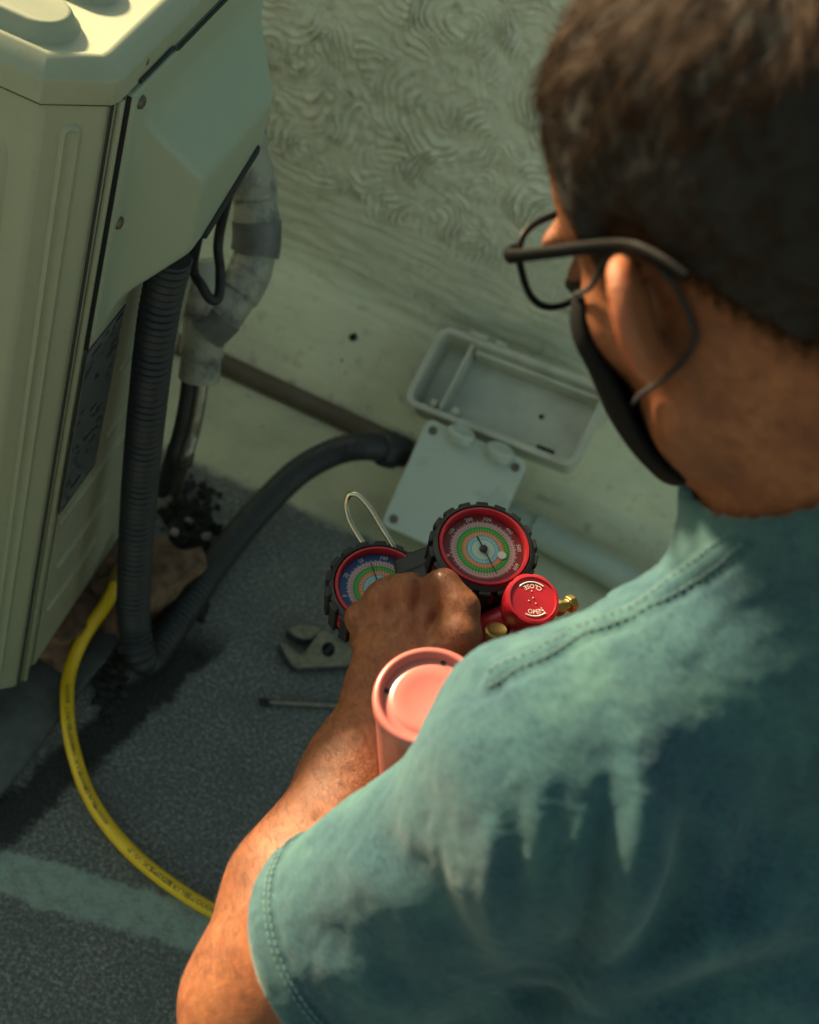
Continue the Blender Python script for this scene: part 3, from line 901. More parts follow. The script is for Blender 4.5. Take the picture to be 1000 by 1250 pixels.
floor_outline([[(351, 772), (358, 778), (368, 783), (378, 782), (388, 774), (391, 770), (378, 768), (362, 767)]], .008, .009).build('movable_jaw', M['steel'], wr, angle=30)
mb = MB(); c = onz(399.5, 796, .007); d = nrm(onz(405, 790, .007) - onz(394, 803, .007))
mb.lathe([(.0055 + .0008 * (i % 2), -.008 + .0008 * i) for i in range(21)], c, d, 14); mb.build('worm_screw', M['black_plastic'], wr)
sd = empty('screwdriver', onz(400, 860, 0), 'thin steel screwdriver shaft lying on the dark floor below the wrench', 'screwdriver')
A, B = onz(318, 857, .0045), onz(470, 865, .0045); d = nrm(B - A)
mb = MB(); mb.tube([A + d * .010, B], .0034, 12); mb.build('shaft', M['steel'], sd)
mb = MB(); mb.box(A + d * .006, (.0075, .0042, .0016), [d, np.cross(V(0, 0, 1), d), V(0, 0, 1)]); mb.build('tip', M['seam_dark'], sd, bevel=.0008)
mb = MB(); mb.lathe([(.006, 0), (.012, .004), (.0135, .02), (.012, .05), (.0135, .08), (.010, .095), (.001, .098)], B + V(0, 0, .009), d, 12); mb.build('handle', M['red_plastic'], sd)

# ================================================================== gauge manifold in the hand
GN = nrm(vec(.15, .55, .82)); GE = nrm(vec(1, 0, 0) - GN * (vec(1, 0, 0) @ GN)); GU = np.cross(GN, GE)
gc_red, gc_blue = at(591, 668, 1.025), at(464, 716, 1.035)
man = empty('gauge_manifold', (gc_red + gc_blue) / 2 - GN * .06, 'pressure gauge manifold with red and blue dials held in the fist', 'gauge set')
RB = .0385
def gauge(c, dkey, marks, needle, label, n0=GN, e0=GE):
    u0 = np.cross(n0, e0)
    mb = MB(); mb.lathe([(.026, -.040), (.033, -.038), (.0355, -.030), (.0355, -.006), (.0375, -.003), (.0375, .0), (.0345, .0025), (.0335, .001), (.0335, -.003)], c, n0, 48, e1=e0, close=False)
    mb.lathe([(.0001, -.0405), (.026, -.040)], c, n0, 48, e1=e0, close=False)
    boot = mb.build('gauge', M['black_rubber'], man)
    boot['label'] = label
    lug = MB(); NL = 18
    for k in range(NL):
        a = 2 * math.pi * (k + .5) / NL; er = math.cos(a) * e0 + math.sin(a) * u0; et = np.cross(n0, er)
        lug.box(c + er * .0368 - n0 * .0155, (.0030, .0042, .0150), [er, et, n0])
        lug.box(c + er * .0380 - n0 * .0035, (.0024, .0046, .0034), [er, et, n0])
    lug.build('grip_lugs', M['black_rubber'], boot, bevel=.0012)
    for k in range(NL):
        a = 2 * math.pi * k / NL; er = math.cos(a) * e0 + math.sin(a) * u0; et = np.cross(n0, er)
        mb = MB(); mb.box(c + er * .0356 - n0 * .0145, (.0016, .0022, .0085 if k % 2 else .006), [er, et, n0])
        mb.build('red_inset', M['red_plastic'], boot, bevel=.0008)
    mb = MB(); mb.lathe([(.0334, -.004), (.0334, .0020), (.0328, .0030), (.0312, .0030), (.0302, .0015), (.0298, -.004)], c, n0, 56, e1=e0, close=False)
    mb.build('bezel', M['red_plastic'], boot)
    # dial with polar uv
    RD, n = .0302, 96; nr = 24
    vs, fs, uv = [], [], []
    for i in range(nr):
        for k in range(n):
            a = [2 * math.pi * (k + q) / n for q in (0, 1)]; r_ = [RD * (i + q) / nr for q in (0, 1)]
            quad = [(r_[0], a[0], k), (r_[1], a[0], k), (r_[1], a[1], k + 1), (r_[0], a[1], k + 1)]
            b0 = len(vs)
            for (rr, aa, kk) in quad:
                vs.append(c - n0 * .0035 + rr * (math.cos(aa) * e0 + math.sin(aa) * u0)); uv.append((rr / RD, kk / n))
            fs.append((b0, b0 + 1, b0 + 2, b0 + 3))
    me = bpy.data.meshes.new('dial'); me.from_pydata([tuple(p) for p in vs], [], fs)
    ul = me.uv_layers.new(name='UVMap')
    for lp in me.loops: ul.data[lp.index].uv = uv[lp.vertex_index]
    me.materials.append(M[dkey]); put(bpy.data.objects.new('dial', me), boot)
    tx_ = MB()
    for (txt, deg) in marks:
        a = math.radians(deg); er = math.cos(a) * e0 + math.sin(a) * u0; et = -math.sin(a) * e0 + math.cos(a) * u0
        v_, f_ = text_verts(txt, .0042)
        tx_.add([c - n0 * .0032 + er * .0268 + (-et) * p[0] + er * p[1] for p in v_], f_)
    for k in range(33):
        a = math.radians(-45 + 270 * k / 32); er = math.cos(a) * e0 + math.sin(a) * u0; et = np.cross(n0, er)
        tx_.box(c - n0 * .0032 + er * .0243, (.0005 if k % 4 else .0009, .00013, .0001), [er, et, n0])
    tx_.build('dial_print', M['print_white'], boot, smooth=False)
    a = math.radians(needle); er = math.cos(a) * e0 + math.sin(a) * u0; et = np.cross(n0, er)
    mb = MB(); q = c - n0 * .0018
    mb.add([q - er * .011 + et * .0007, q - er * .011 - et * .0007, q + er * .0225 - et * .00035, q + er * .0225 + et * .00035] ,[(0, 1, 2, 3)])
    mb.lathe([(.0030, -.0012), (.0030, .0006), (.0018, .0010), (.0001, .0010)], q, n0, 20); mb.build('needle', M['print_dark'], boot)
    mb = MB(); mb.lathe([(.0298, .0000), (.022, .0010), (.010, .0016), (.0001, .0017)], c, n0, 40, close=False); mb.build('glass', M['gauge_glass'], boot)
    return boot
gauge(gc_red, 'dial_red', (('100', 150), ('200', 112), ('300', 82), ('400', 42), ('500', 8), ('600', -28), ('0', 196)), -66, 'gauge with red dial face')
mb = MB(); mb.lathe([(.0032, 0), (.0032, .0006), (.0001, .0006)], gc_red + GE * .0135 - GU * .004 - GN * .0030, GN, 18); 
mb.build('adjuster', M['print_white'], man)
gauge(gc_blue, 'dial_blue', (('20', 160), ('50', 122), ('100', 84), ('150', 48), ('200', 12), ('0', 198)), 108, 'gauge with blue dial face', nrm(GN + GE * -.04))
# manifold bar, neck pieces, hook
bar0, bar1 = gc_blue - GN * .045 - GU * .030, gc_red - GN * .045 - GU * .036
mb = MB(); mb.tube([gc_blue - GN * .048, gc_red - GN * .048], .013, 16); mb.build('bridge', M['black_rubber'], man)
mb = MB(); mid = (gc_blue + gc_red) / 2 - GN * .022
bd = nrm(gc_red - gc_blue); bu = np.cross(GN, bd)
mb.box(mid + bu * .016, (.024, .010, .014), [bd, bu, GN]); mb.box(mid - bu * .008, (.030, .018, .016), [bd, bu, GN]); mb.build('rubber_saddle', M['black_rubber'], man, bevel=.004, seg=3)
mb = MB(); mb.box(gc_red - GN * .038 - GU * .030, (.030, .016, .012), [GE, GU, GN]); mb.build('gauge_boot_skirt', M['black_rubber'], man, bevel=.006, seg=3)
# red valve on the right
kn = nrm(vec(.20, .42, .88)); kc = at(651, 731, .985)
vb = MB(); vb.tube(spline([at(560, 790, 1.03), at(598, 768, 1.02), at(630, 752, 1.013), kc - kn * .020], 6), [.013] * 18 + [.015], 14); vbo = vb.build('valve_body', M['red_paint'], man)
mb = MB(); mb.lathe([(.0165, -.026), (.0175, -.024), (.0175, -.006)], kc, kn, 28); mb.build('valve_neck', M['red_paint'], man)
kb = MB(); n = 48; prof = [(.0165, -.017), (.0188, -.015), (.0196, -.006), (.0196, -.002), (.0183, 0), (.0167, .0004), (.0163, -.0006), (.0001, -.0006)]
kb.lathe(prof, kc, kn, n)
arr = np.array(kb.v)
for i, pt in enumerate(arr):
    row = i // n
    if 1 <= row <= 4:
        rel = pt - kc; h_ = rel @ kn; rd = rel - kn * h_; ang = 2 * math.pi * (i % n) / n
        arr[i] = kc + kn * h_ + rd * (1 + .035 * (abs(math.cos(ang * 4)) ** .5 - .6))
kb.v = [tuple(p) for p in arr]
knob = kb.build('valve_knob', M['red_plastic'], man)
ke = nrm(vec(1, -.05, 0) - kn * (vec(1, -.05, 0) @ kn)); ku = np.cross(kn, ke)
pm = MB()
def arc_text(txt, rad, mid_deg, size, inward, turn):
    v_, f_ = text_verts(txt, size)
    out = []
    for x, y, _ in v_:
        a = math.radians(mid_deg) + (-1 if inward else 1) * x / rad; rr = rad + (y if inward else -y)
        out.append(kc + rr * (math.cos(a) * ke + math.sin(a) * ku) + kn * turn)
    pm.add(out, f_)
arc_text('CLOSE', .0098, 92, .0046, False, -.0002); arc_text('OPEN', .0098, -78, .0046, False, -.0002)
for (a0_, a1_) in ((55, 135), (-115, -48)):
    aa = np.radians(np.linspace(a0_, a1_, 14))
    pm.tube([kc + .0128 * (math.cos(a) * ke + math.sin(a) * ku) - kn * .0004 for a in aa], .0005, 6)
    pm.lathe([(.0001, -.0003), (.0012, 0), (.0001, .0003)], kc + .0128 * (math.cos(aa[-1]) * ke + math.sin(aa[-1]) * ku) - kn * .0003, kn, 3)
for (x, y) in ((0, .001), (.002, -.003), (-.003, -.0015), (.006, -.006), (-.001, .006)): pm.box(kc + ke * x + ku * y - kn * .0003, (.0004, .0003, .0002), [ke, ku, kn])
pm.build('knob_print', M['print_white'], knob, smooth=False)
mb = MB(); d = nrm(vec(.7, .2, -.4)); mb.lathe([(.005, 0), (.0062, .002), (.0062, .007), (.0045, .008), (.0045, .012), (.0065, .013), (.0065, .018), (.003, .020)], at(676, 744, 1.01), d, 6); mb.build('brass_fitting', M['brass'], man, bevel=.0006)
mb = MB(); mb.lathe([(.0075, -.004), (.0085, -.002), (.0085, .003), (.0070, .004), (.005, .003), (.0001, .003)], at(606, 773, 1.0), nrm(vec(.1, .75, .6)), 24); mb.build('brass_cap', M['brass'], man)
# blue valve hidden under the hand
mb = MB(); mb.tube([at(560, 790, 1.03), at(480, 800, 1.05), at(440, 800, 1.06)], .013, 14); mb.build('manifold_block', M['red_paint'], man)
# wire hook behind the gauges
hk = spline([at(489, 684, 1.055), at(478, 663, 1.055), at(466, 643, 1.058), at(452, 620, 1.06), at(438, 605, 1.062), at(427, 604, 1.064), at(423, 616, 1.066), at(427, 635, 1.066), at(440, 658, 1.064), at(456, 680, 1.06)], 10)
mb = MB(); mb.tube(hk, .0021, 12); mb.build('hook', M['chrome'], man)

# ================================================================== pink canister
PN = nrm(vec(-.02, .60, .80)); pc = at(524, 848, .800); PR = .0325
can = empty('pink_canister', pc - PN * .17, 'glossy pink canister with recessed end between the arm and the shirt', 'canister')
mb = MB(); mb.lathe([(.027, -.170), (.0305, -.168), (.0315, -.160), (.0315, -.020), (.0318, -.016), (PR, -.010), (PR, -.0035), (PR - .0006, -.0012), (PR - .0026, 0), (PR - .0046, -.0010), (PR - .0054, -.0036), (PR - .0062, -.0048), (.0232, -.0050), (.0222, -.0046), (.0212, -.0041), (.0200, -.0039), (.0145, -.0039), (.0136, -.0042), (.0001, -.0042)], pc, PN, 72)
mb.build('shell', M['pink'], can, angle=60)
for (px, py) in ((547, 794), (470, 843), (578, 895)):
    d = ray(px, py); o = pc - PN * .0049; k = ((o - CO) @ PN) / (d @ PN); p = CO + d * k
    rel = p - o; p = o + nrm(rel) * .0248
    mb = MB(); mb.lathe([(.0017, 0), (.0017, .0003), (.0001, .0003)], p, PN, 14); mb.build('drain_hole', M['hole'], can)

# ================================================================== the man
# head frame
hf = nrm(vec(-.513, .109, -.851)); hu = nrm(vec(-.316, .895, .316)); hu = nrm(hu - hf * (hu @ hf)); hr = np.cross(hf, hu)
HM = np.array([hr, hf, hu])                       # rows: right, forward, up
earL = at(797, 386, .608)
HO = earL + hr * .073                             # midway between the ears
H2W = lambda p: HO + np.asarray(p, float) @ HM
def tohead(p): return ((p - HO.astype(np.float32)) @ HM.T.astype(np.float32))
# body frame
NB = at(1015, 660, .690)                          # base of the neck
SL = at(700, 945, .690)                           # left shoulder joint
bl = SL - NB; bl[2] = 0; bl = nrm(bl)             # to his left
bf = np.cross(bl, V(0, 0, 1))                     # forwards
SR = NB - bl * .150 + V(0, 0, -.130) + bf * .02
sp_d = nrm(-.66 * bf + V(0, 0, -.75))             # down the spine
fr = nrm(.75 * bf + V(0, 0, -.66))                # out of the chest
BM = np.array([bl, fr, -sp_d])
CH_ = NB + sp_d * .205 + fr * .075
PV = NB + sp_d * .50 + fr * .07
EL = at(322, 1225, .835); WL = at(487, 835, .962)
ER = SR + V(.075, .10, -.245); WR = at(770, 830, 1.0)

def ear(q, s):
    """ear on side s (-1 left), in head coordinates"""
    a = math.radians(52)
    o = V(s * .0735, .004, .0)
    back = V(s * math.sin(a), -math.cos(a), 0); out = V(s * math.cos(a), math.sin(a), 0); up = nrm(V(0, -.10, 1))
    e = o + back * .015 + up * .005
    A = np.array([out, back, up])
    d = ellip(q, e, (.0055, .0165, .0222), A)
    l = (q - e.astype(np.float32)) @ A.T.astype(np.float32)
    # helix rim
    th = np.arctan2(l[:, 2] / .0216, l[:, 1] / .0156)
    cx, cz = .0156 * np.cos(th), .0216 * np.sin(th)
    rim = np.sqrt((l[:, 1] - cx) ** 2 + (l[:, 2] - cz) ** 2 + (l[:, 0] - .0022) ** 2) - .0046
    rim = np.where((l[:, 1] < -.011) & (l[:, 2] < .012), .02, rim)
    d = smin(d, rim, .005)
    d = smin(d, ellip(q, e - up * .0225 - back * .005 + out * .001, (.0060, .0088, .0090), A), .008)
    d = smin(d, ellip(q, o + V(s * .002, .006, -.002), (.005, .006, .009)), .006)
    d = smax(d, -ellip(q, e + out * .010 - back * .001 - up * .004, (.0085, .0105, .017), A), .006)
    return d
def face_sdf(q):
    d = ellip(q, (0, -.014, .050), (.0735, .099, .088))
    d = smin(d, ellip(q, (0, .044, .046), (.058, .048, .056)), .03)
    d = smin(d, ellip(q, (0, .046, -.030), (.052, .050, .068)), .03)
    d = smin(d, ellip(q, (0, .000, -.020), (.066, .060, .055)), .03)
    for s in (-1, 1):
        d = smin(d, rcone(q, (s * .055, .012, -.058), (s * .016, .078, -.096), .014, .014), .03)
        d = smin(d, ellip(q, (s * .042, .062, -.014), (.020, .022, .018)), .02)
        d = smin(d, ellip(q, (s * .030, .088, .030), (.024, .012, .008)), .014)
        d = smax(d, -ellip(q, (s * .032, .104, .010), (.017, .014, .012)), .012)
        d = smin(d, ellip(q, (s * .032, .0865, .009), (.0140, .0100, .0085)), .006)
    d = smin(d, rcone(q, (0, .096, .016), (0, .113, -.022), .0075, .0105), .014)
    for s in (-1, 1): d = smin(d, ellip(q, (s * .012, .103, -.026), (.0085, .010, .007)), .006)
    d = smin(d, ellip(q, (0, .092, -.052), (.024, .011, .007)), .008)
    d = smin(d, ellip(q, (0, .088, -.064), (.021, .011, .007)), .008)
    d = smin(d, ellip(q, (0, .086, -.098), (.020, .016, .014)), .016)
    return d
def head_sdf(q):
    d = face_sdf(q)
    for s in (-1, 1): d = smin(d, ear(q, s), .006)
    return d
neck_top = H2W((.006, -.024, -.045)); nape = H2W((0, -.058, -.010))
def headneck(p):
    d = head_sdf(tohead(p))
    d = smin(d, rcone(p, neck_top, NB + fr * .015, .049, .056), .025)
    d = smin(d, rcone(p, nape, NB - fr * .018, .042, .046), .03)
    return d
# fingers ----------------------------------------------------------
def chain(pts, rs): return [(pts[i], pts[i + 1], rs[i], rs[i + 1]) for i in range(len(pts) - 1)]
KL = [at(441, 756, .985), at(466, 735, .980), at(498, 723, .976), at(531, 724, .974)]       # little ... index knuckles
fingers_L = []
for i, k in enumerate(KL):
    L = (.032, .040, .043, .038)[i]; r0 = (.0098, .0108, .0112, .0108)[i]
    d1 = nrm(vec((-.04, 0, .05, .14)[i], .02, -.98)); p1 = k + d1 * L
    d2 = nrm(vec(.05, -.85, -.35)); p2 = p1 + d2 * L * .62
    d3 = nrm(vec(0, -.5, .8)); p3 = p2 + d3 * L * .5
    fingers_L.append(chain([k, p1, p2, p3], [r0, r0 * .93, r0 * .86, r0 * .76]))
thumb_L = chain([at(530, 815, .955), at(560, 776, .952), at(563, 742, .956), at(543, 711, .962)], [.0150, .0148, .0118, .0102])
meta_L = [(WL + (k - WL) * .22, k, .0140, (.0102, .0110, .0114, .0112)[i]) for i, k in enumerate(KL)]
def hand_L(p):
    d = ellip(p, WL, (.029, .029, .022), np.array([nrm(np.cross(KL[1] - WL, CB)), nrm(KL[1] - WL), CB]))
    for (a, b, ra, rb) in meta_L: d = smin(d, rcone(p, a, b, ra, rb), .0045)
    d = smin(d, rcone(p, (WL + KL[0]) / 2 + FW * .010, KL[1] + FW * .016, .016, .012), .010)
    d = smin(d, rcone(p, (WL + KL[3]) / 2 + FW * .012, (KL[2] + KL[1]) / 2 + FW * .014, .018, .014), .012)
    for k in KL: d = smin(d, ellip(p, k + CB * .0052 + CU * .0035, (.0090, .0090, .0094)), .0035)
    f_ = np.full(len(p), 1., np.float32)
    for ch in fingers_L:
        c_ = np.full(len(p), 1., np.float32)
        for (a, b, ra, rb) in ch: c_ = smin(c_, rcone(p, a, b, ra, rb), .004)
        f_ = np.minimum(f_, c_)
    d = smin(d, f_, .008)
    t_ = np.full(len(p), 1., np.float32)
    for (a, b, ra, rb) in thumb_L: t_ = smin(t_, rcone(p, a, b, ra, rb), .006)
    d = smin(d, t_, .008)
    for (a, b) in ((at(462, 808, .944), at(470, 775, .955)), (at(470, 775, .955), at(457, 757, .966)), (at(500, 806, .943), at(494, 770, .952)), (at(494, 770, .952), at(512, 745, .962))): d = smin(d, rcone(p, a, b, .0016, .0014), .004)
    # tendons
    for k in KL[:]: d = smin(d, rcone(p, WL + (k - WL) * .40 + CB * .0150, k + CB * .0112, .0022, .0032), .006)
    return d
KR = [at(668, 800, 1.0), at(676, 790, 1.012), at(690, 782, 1.024), at(704, 778, 1.034)]
def hand_R(p):
    d = ellip(p, WR, (.029, .029, .022))
    for k in KR: d = smin(d, rcone(p, WR, k, .020, .012), .012)
    f_ = np.full(len(p), 1., np.float32)
    for i, k in enumerate(KR):
        tipv = [at(636, 779, 1.000), at(640, 783, 1.018), at(648, 782, 1.034), at(655, 780, 1.048)][i]
        c_ = smin(rcone(p, k, tipv, .0105, .009), rcone(p, tipv, tipv + vec(-.2, .1, -.9) * .022, .009, .0075), .004)
        f_ = np.minimum(f_, c_)
    d = smin(d, f_, .008)
    return smin(d, smin(rcone(p, WR + vec(-.3, .3, 0) * .03, at(705, 775, .985), .015, .012), rcone(p, at(705, 775, .985), at(690, 778, .975), .012, .0095), .006), .01)
def arm(p, S, E, W, s):
    ud = nrm(E - S); fd = nrm(W - E)
    d = rcone(p, S, S + (E - S) * .5, .048, .047)
    d = smin(d, rcone(p, S + (E - S) * .5, E, .047, .041), .02)
    d = smin(d, rcone(p, E, E + (W - E) * .3, .0405, .0440), .02)
    d = smin(d, rcone(p, E + (W - E) * .3, E + (W - E) * .68, .0440, .0295), .02)
    d = smin(d, rcone(p, E + (W - E) * .68, W, .0295, .0260), .02)
    d = smin(d, ellip(p, E - fd * .018 + ud * .010, (.020, .020, .020)), .02)
    return d
def torso(p, o=0.):
    d = ellip(p, CH_, (.165 + o, .105 + o, .215 + o), BM)
    d = smin(d, ellip(p, PV, (.155 + o, .115 + o, .17 + o), BM), .08)
    for S in (SL, SR):
        d = smin(d, rcone(p, NB + sp_d * .035, S, .040 + o, .046 + o), .05)
        d = smin(d, rcone(p, S, CH_ + (S - CH_) * .35, .058 + o, .09 + o), .06)
    return d
def inner(p): return torso(p, -.034)
def body(p):
    n = len(p); d = np.full(n, 1., np.float32)
    for (c, R_, f_, k) in ((HO, .20, headneck, .03), ((CH_ + PV) / 2, .42, inner, .035), ((SL + EL) / 2, .22, lambda q: arm(q, SL, EL, WL, 1), .03),
                           ((EL + WL) / 2, .20, lambda q: arm(q, SL, EL, WL, 1), .02), ((WL + KL[1]) / 2, .13, hand_L, .022),
                           ((SR + ER) / 2, .24, lambda q: arm(q, SR, ER, WR, -1), .03), ((ER + WR) / 2, .24, lambda q: arm(q, SR, ER, WR, -1), .02), (WR, .14, hand_R, .022)):
        r_ = np.linalg.norm(p - c.astype(np.float32), axis=1) - R_
        m_ = r_ < .05
        v_ = np.maximum(r_, .05).astype(np.float32)
        if m_.any(): v_[m_] = f_(p[m_])
        d = smin(d, v_, k)
    return d
man_root = empty('person', PV * V(1, 1, 0), 'crouching person in faded teal shirt and black mask holding gauges', 'person')
pts = np.array([HO + .2, HO - .2, SL, SR, EL, ER, WL, WR, KL[0], PV, CH_])
lo_b, hi_b = pts.min(0) - .22, pts.max(0) + .22
def skin_post(C, N):
    # small unevenness of living skin
    return C + N * (fbm(C * 60, 3) * .0007)[:, None]
bodyo = mesh_sdf(body, lo_b, hi_b, .0024, 'body', M['skin'], man_root, skin_post)
_c = np.empty(len(bodyo.data.vertices) * 3, np.float32); bodyo.data.vertices.foreach_get('co', _c); _q = tohead(_c.reshape(-1, 3))
_f = np.zeros(len(_q), np.float32)
for s in (-1, 1):                                   # blood shows through the thin ears
    _f = np.maximum(_f, np.clip(1 - ear(_q, s) / .006, 0, 1) * np.clip((np.abs(_q[:, 0]) - .070) / .008, 0, 1))
bodyo.data.attributes.new('flush', 'FLOAT', 'POINT').data.foreach_set('value', _f.astype(np.float32))

# ------------------------------------------------------------------ shirt
hemc = SL + (EL - SL) * .76; hemn = nrm(EL - SL)
hemn = nrm(hemn + vec(-.10, .12, .1))
hemcR = SR + (ER - SR) * .6; hemnR = nrm(ER - SR)
ND = nrm(nrm(nrm(neck_top - NB) + nrm(nape - NB) * .6) - CR * .85); YUP = fr * .014 + (neck_top - NB) * .45
def shirt_core(p, o=0.):
    d = ellip(p, CH_ + sp_d * .03 - fr * .005, (.172 + o, .112 + o, .205 + o), BM)
    d = smin(d, ellip(p, PV - fr * .01, (.175 + o, .135 + o, .19 + o), BM), .07)
    for S in (SL, SR):
        d = smin(d, rcone(p, NB + sp_d * .040 + fr * .008, S, .060 + o, .0655 + o), .022)
        d = smin(d, rcone(p, S, CH_ + (S - CH_) * .35, .052 + o, .086 + o), .03)
    yk = rcone(p, NB + sp_d * .075 - fr * .012, NB + YUP, .076 + o, .0645 + o)
    yk = smin(yk, rcone(p, NB - fr * .018 + sp_d * .05, NB - fr * .018 + (nape - NB) * .45, .062 + o, .0560 + o), .02)
    yk = smax(yk, (p - (NB + ND * .066).astype(np.float32)) @ ND.astype(np.float32), .006)
    d = smin(d, yk, .03)
    d = smin(d, ellip(p, at(604, 838, .715), (.0180, .0180, .0180)), .03)
    d = smin(d, rcone(p, at(690, 1060, .790), at(640, 1330, .840), .060 + o, .085 + o), .05)
    # sleeves, wide and a little drooping
    sl = rcone(p, SL, SL + (EL - SL) * .86, .0560 + o, .0640 + o)
    sl = smax(sl, (p - hemc.astype(np.float32)) @ hemn.astype(np.float32), .004)
    d = smin(d, sl, .035)
    sr = rcone(p, SR, SR + (ER - SR) * .72, .0560 + o, .0640 + o)
    sr = smax(sr, (p - hemcR.astype(np.float32)) @ hemnR.astype(np.float32), .004)
    return smin(d, sr, .035)
neck_ax0, neck_ax1 = neck_top + (neck_top - NB) * .6, NB + fr * .02 + nrm(neck_top - NB) * .050
def shirt(p):
    d = shirt_core(p)
    # openings
    cav = rcone(p, SL + (EL - SL) * .56, SL + (EL - SL) * 1.15, .0480, .0545)
    cavR = rcone(p, SR + (ER - SR) * .44, SR + (ER - SR) * 1.1, .0480, .0550)
    d = smax(d, -cav, .003); d = smax(d, -cavR, .003)
    nh = smin(rcone(p, neck_top, NB + fr * .015, .0530, .0595), rcone(p, nape, NB - fr * .018, .0460, .0500), .03)
    d = smax(d, -nh, .003)
    # open bottom hem
    hb = (p - (PV + sp_d * .10).astype(np.float32)) @ sp_d.astype(np.float32)
    return smax(d, hb, .004)
def hit(px, py, f=shirt_core, t0=.35):
    d = nrm(ray(px, py)); t_ = t0
    for _ in range(90):
        s_ = float(f((CO + d * t_)[None].astype(np.float32))[0])
        t_ += s_ * .8
        if abs(s_) < .0004 or t_ > 2: break
    return CO + d * t_
def hitline(pxs, n=10):
    P = np.array([hit(*q) for q in pxs]); return spline(P, n)
# folds: (points on the cloth as seen, height, half width)  negative height = valley
FOLDS = [
    ([(700, 1222), (742, 1170), (782, 1090), (796, 1010), (794, 940)], 0.0145, 0.0120),
    ([(688, 1200), (722, 1150), (752, 1080), (766, 1000), (768, 910)], 0.0109, 0.0090),
    ([(712, 1215), (770, 1130), (818, 1060), (846, 960)], -0.0072, 0.0140),
    ([(672, 1190), (690, 1120), (705, 1050), (716, 970)], 0.0080, 0.0090),
    ([(655, 1185), (655, 1110), (660, 1040), (664, 960)], 0.0080, 0.0100),
    ([(640, 1180), (622, 1110), (612, 1040), (608, 980)], 0.0087, 0.0110),
    ([(626, 1190), (590, 1130), (572, 1060), (560, 1010)], 0.0061, 0.0150),
    ([(646, 1200), (638, 1120), (634, 1050), (634, 980)], -0.0080, 0.0080),
    ([(672, 1210), (672, 1130), (682, 1040), (690, 970)], -0.0080, 0.0080),
    ([(690, 1215), (710, 1150), (732, 1080), (744, 1000), (748, 930)], -0.0094, 0.0080),
    ([(620, 1220), (660, 1222), (700, 1216)], -0.0094, 0.0090),
    ([(700, 1240), (760, 1205), (840, 1160), (930, 1120), (1000, 1100)], 0.0094, 0.0150),
    ([(705, 1255), (780, 1230), (870, 1200), (990, 1170)], -0.0072, 0.0130),
    ([(820, 1180), (860, 1100), (880, 1020), (884, 940)], 0.0052, 0.0140), ([(900, 1200), (930, 1100), (936, 1010)], 0.0046, 0.0160),
    ([(566, 800), (600, 812), (640, 800)], .0020, .007), ([(575, 815), (600, 830), (622, 862), (640, 905)], -.0026, .007),
    ([(588, 812), (612, 826), (636, 862), (655, 905)], .0020, .007),
    ([(470, 960), (490, 1000), (505, 1060), (515, 1130)], .0020, .018), ([(400, 1040), (450, 1070), (500, 1120), (560, 1180)], .0032, .015),
    ([(350, 1140), (410, 1150), (470, 1180), (540, 1220)], -.0024, .013), ([(520, 900), (560, 940), (590, 1000)], .0018, .014),
    ([(380, 1180), (430, 1200), (500, 1235)], .0028, .012), ([(440, 1020), (500, 1050), (560, 1110), (610, 1180)], -.0030, .012),
]
FP = []
for (q, h_, w_) in FOLDS: FP.append((resample(hitline(q, 8), .004)[0], h_, w_))
seam_pts = [(596, 828), (625, 814), (660, 797), (700, 775), (740, 757), (780, 742), (812, 722), (845, 700), (880, 672), (905, 652)]
seam_or_shade = resample(hitline(seam_pts, 8), .003)[0]
hem_in = []                                         # hem rings follow the sleeve opening
def shirt_post(C, N):
    out = np.zeros(len(C))
    for (P, h_, w_) in FP:
        bb = (C > P.min(0) - 3.2 * w_).all(1) & (C < P.max(0) + 3.2 * w_).all(1)
        if not bb.any(): continue
        c = C[bb]; D = np.linalg.norm(c[:, None, :] - P[None], axis=2)
        j = D.argmin(1); d = D[np.arange(len(c)), j]
        tt = j / max(1, len(P) - 1); taper = np.sin(np.pi * np.clip(tt, .03, .97)) ** .7
        out[bb] += h_ * np.exp(-(d / w_) ** 2) * taper
    # the shoulder seam: a ridge with a groove beside it
    bb = (C > seam_or_shade.min(0) - .03).all(1) & (C < seam_or_shade.max(0) + .03).all(1)
    c = C[bb]; d = np.linalg.norm(c[:, None, :] - seam_or_shade[None], axis=2).min(1)
    out[bb] += .0022 * np.exp(-(d / .0045) ** 2) - .0012 * np.exp(-((d - .009) / .003) ** 2)
    # sleeve hem: folded double
    hd = (C - hemc) @ hemn
    near = np.linalg.norm(C - hemc, axis=1) < .12
    z_ = np.where(near, -hd, 1.)
    out += .0016 * np.clip((.026 - z_) / .003, 0, 1) * (z_ > -.02) * near - .0012 * np.exp(-((z_ - .026) / .0022) ** 2)
    out += near * .0014 * np.exp(-(z_ / .03) ** 2) * pnoise(C * 95)
    # neck band
    dn = -((C - (NB + ND * .066)) @ ND); dn = np.where(np.linalg.norm(C - NB, axis=1) < .11, dn, 1.)
    out += .0016 * np.clip((.026 - dn) / .003, 0, 1)
    edge_ = np.clip(dn / .014, 0, 1) * np.where(near, np.clip(z_ / .010, .25, 1), 1)
    # cloth is never smooth
    q = C @ BM.T
    out += .0022 * fbm(q * np.array([12, 12, 5]) + 4, 2) + .0016 * fbm(q * np.array([46, 46, 9]), 3) + .0007 * fbm(C * 130, 2)
    inner_ = shirt_core(C.astype(np.float32)) < -.0012
    out = np.where(inner_, -out, out)
    return C + N * (out * edge_)[:, None]
sp_ = np.array([CH_, PV, SL, SR, hemc, hemcR, NB])
shirto = mesh_sdf(shirt, sp_.min(0) - .30, sp_.max(0) + .30, .0030, 'shirt', M['shirt'], man_root, shirt_post)

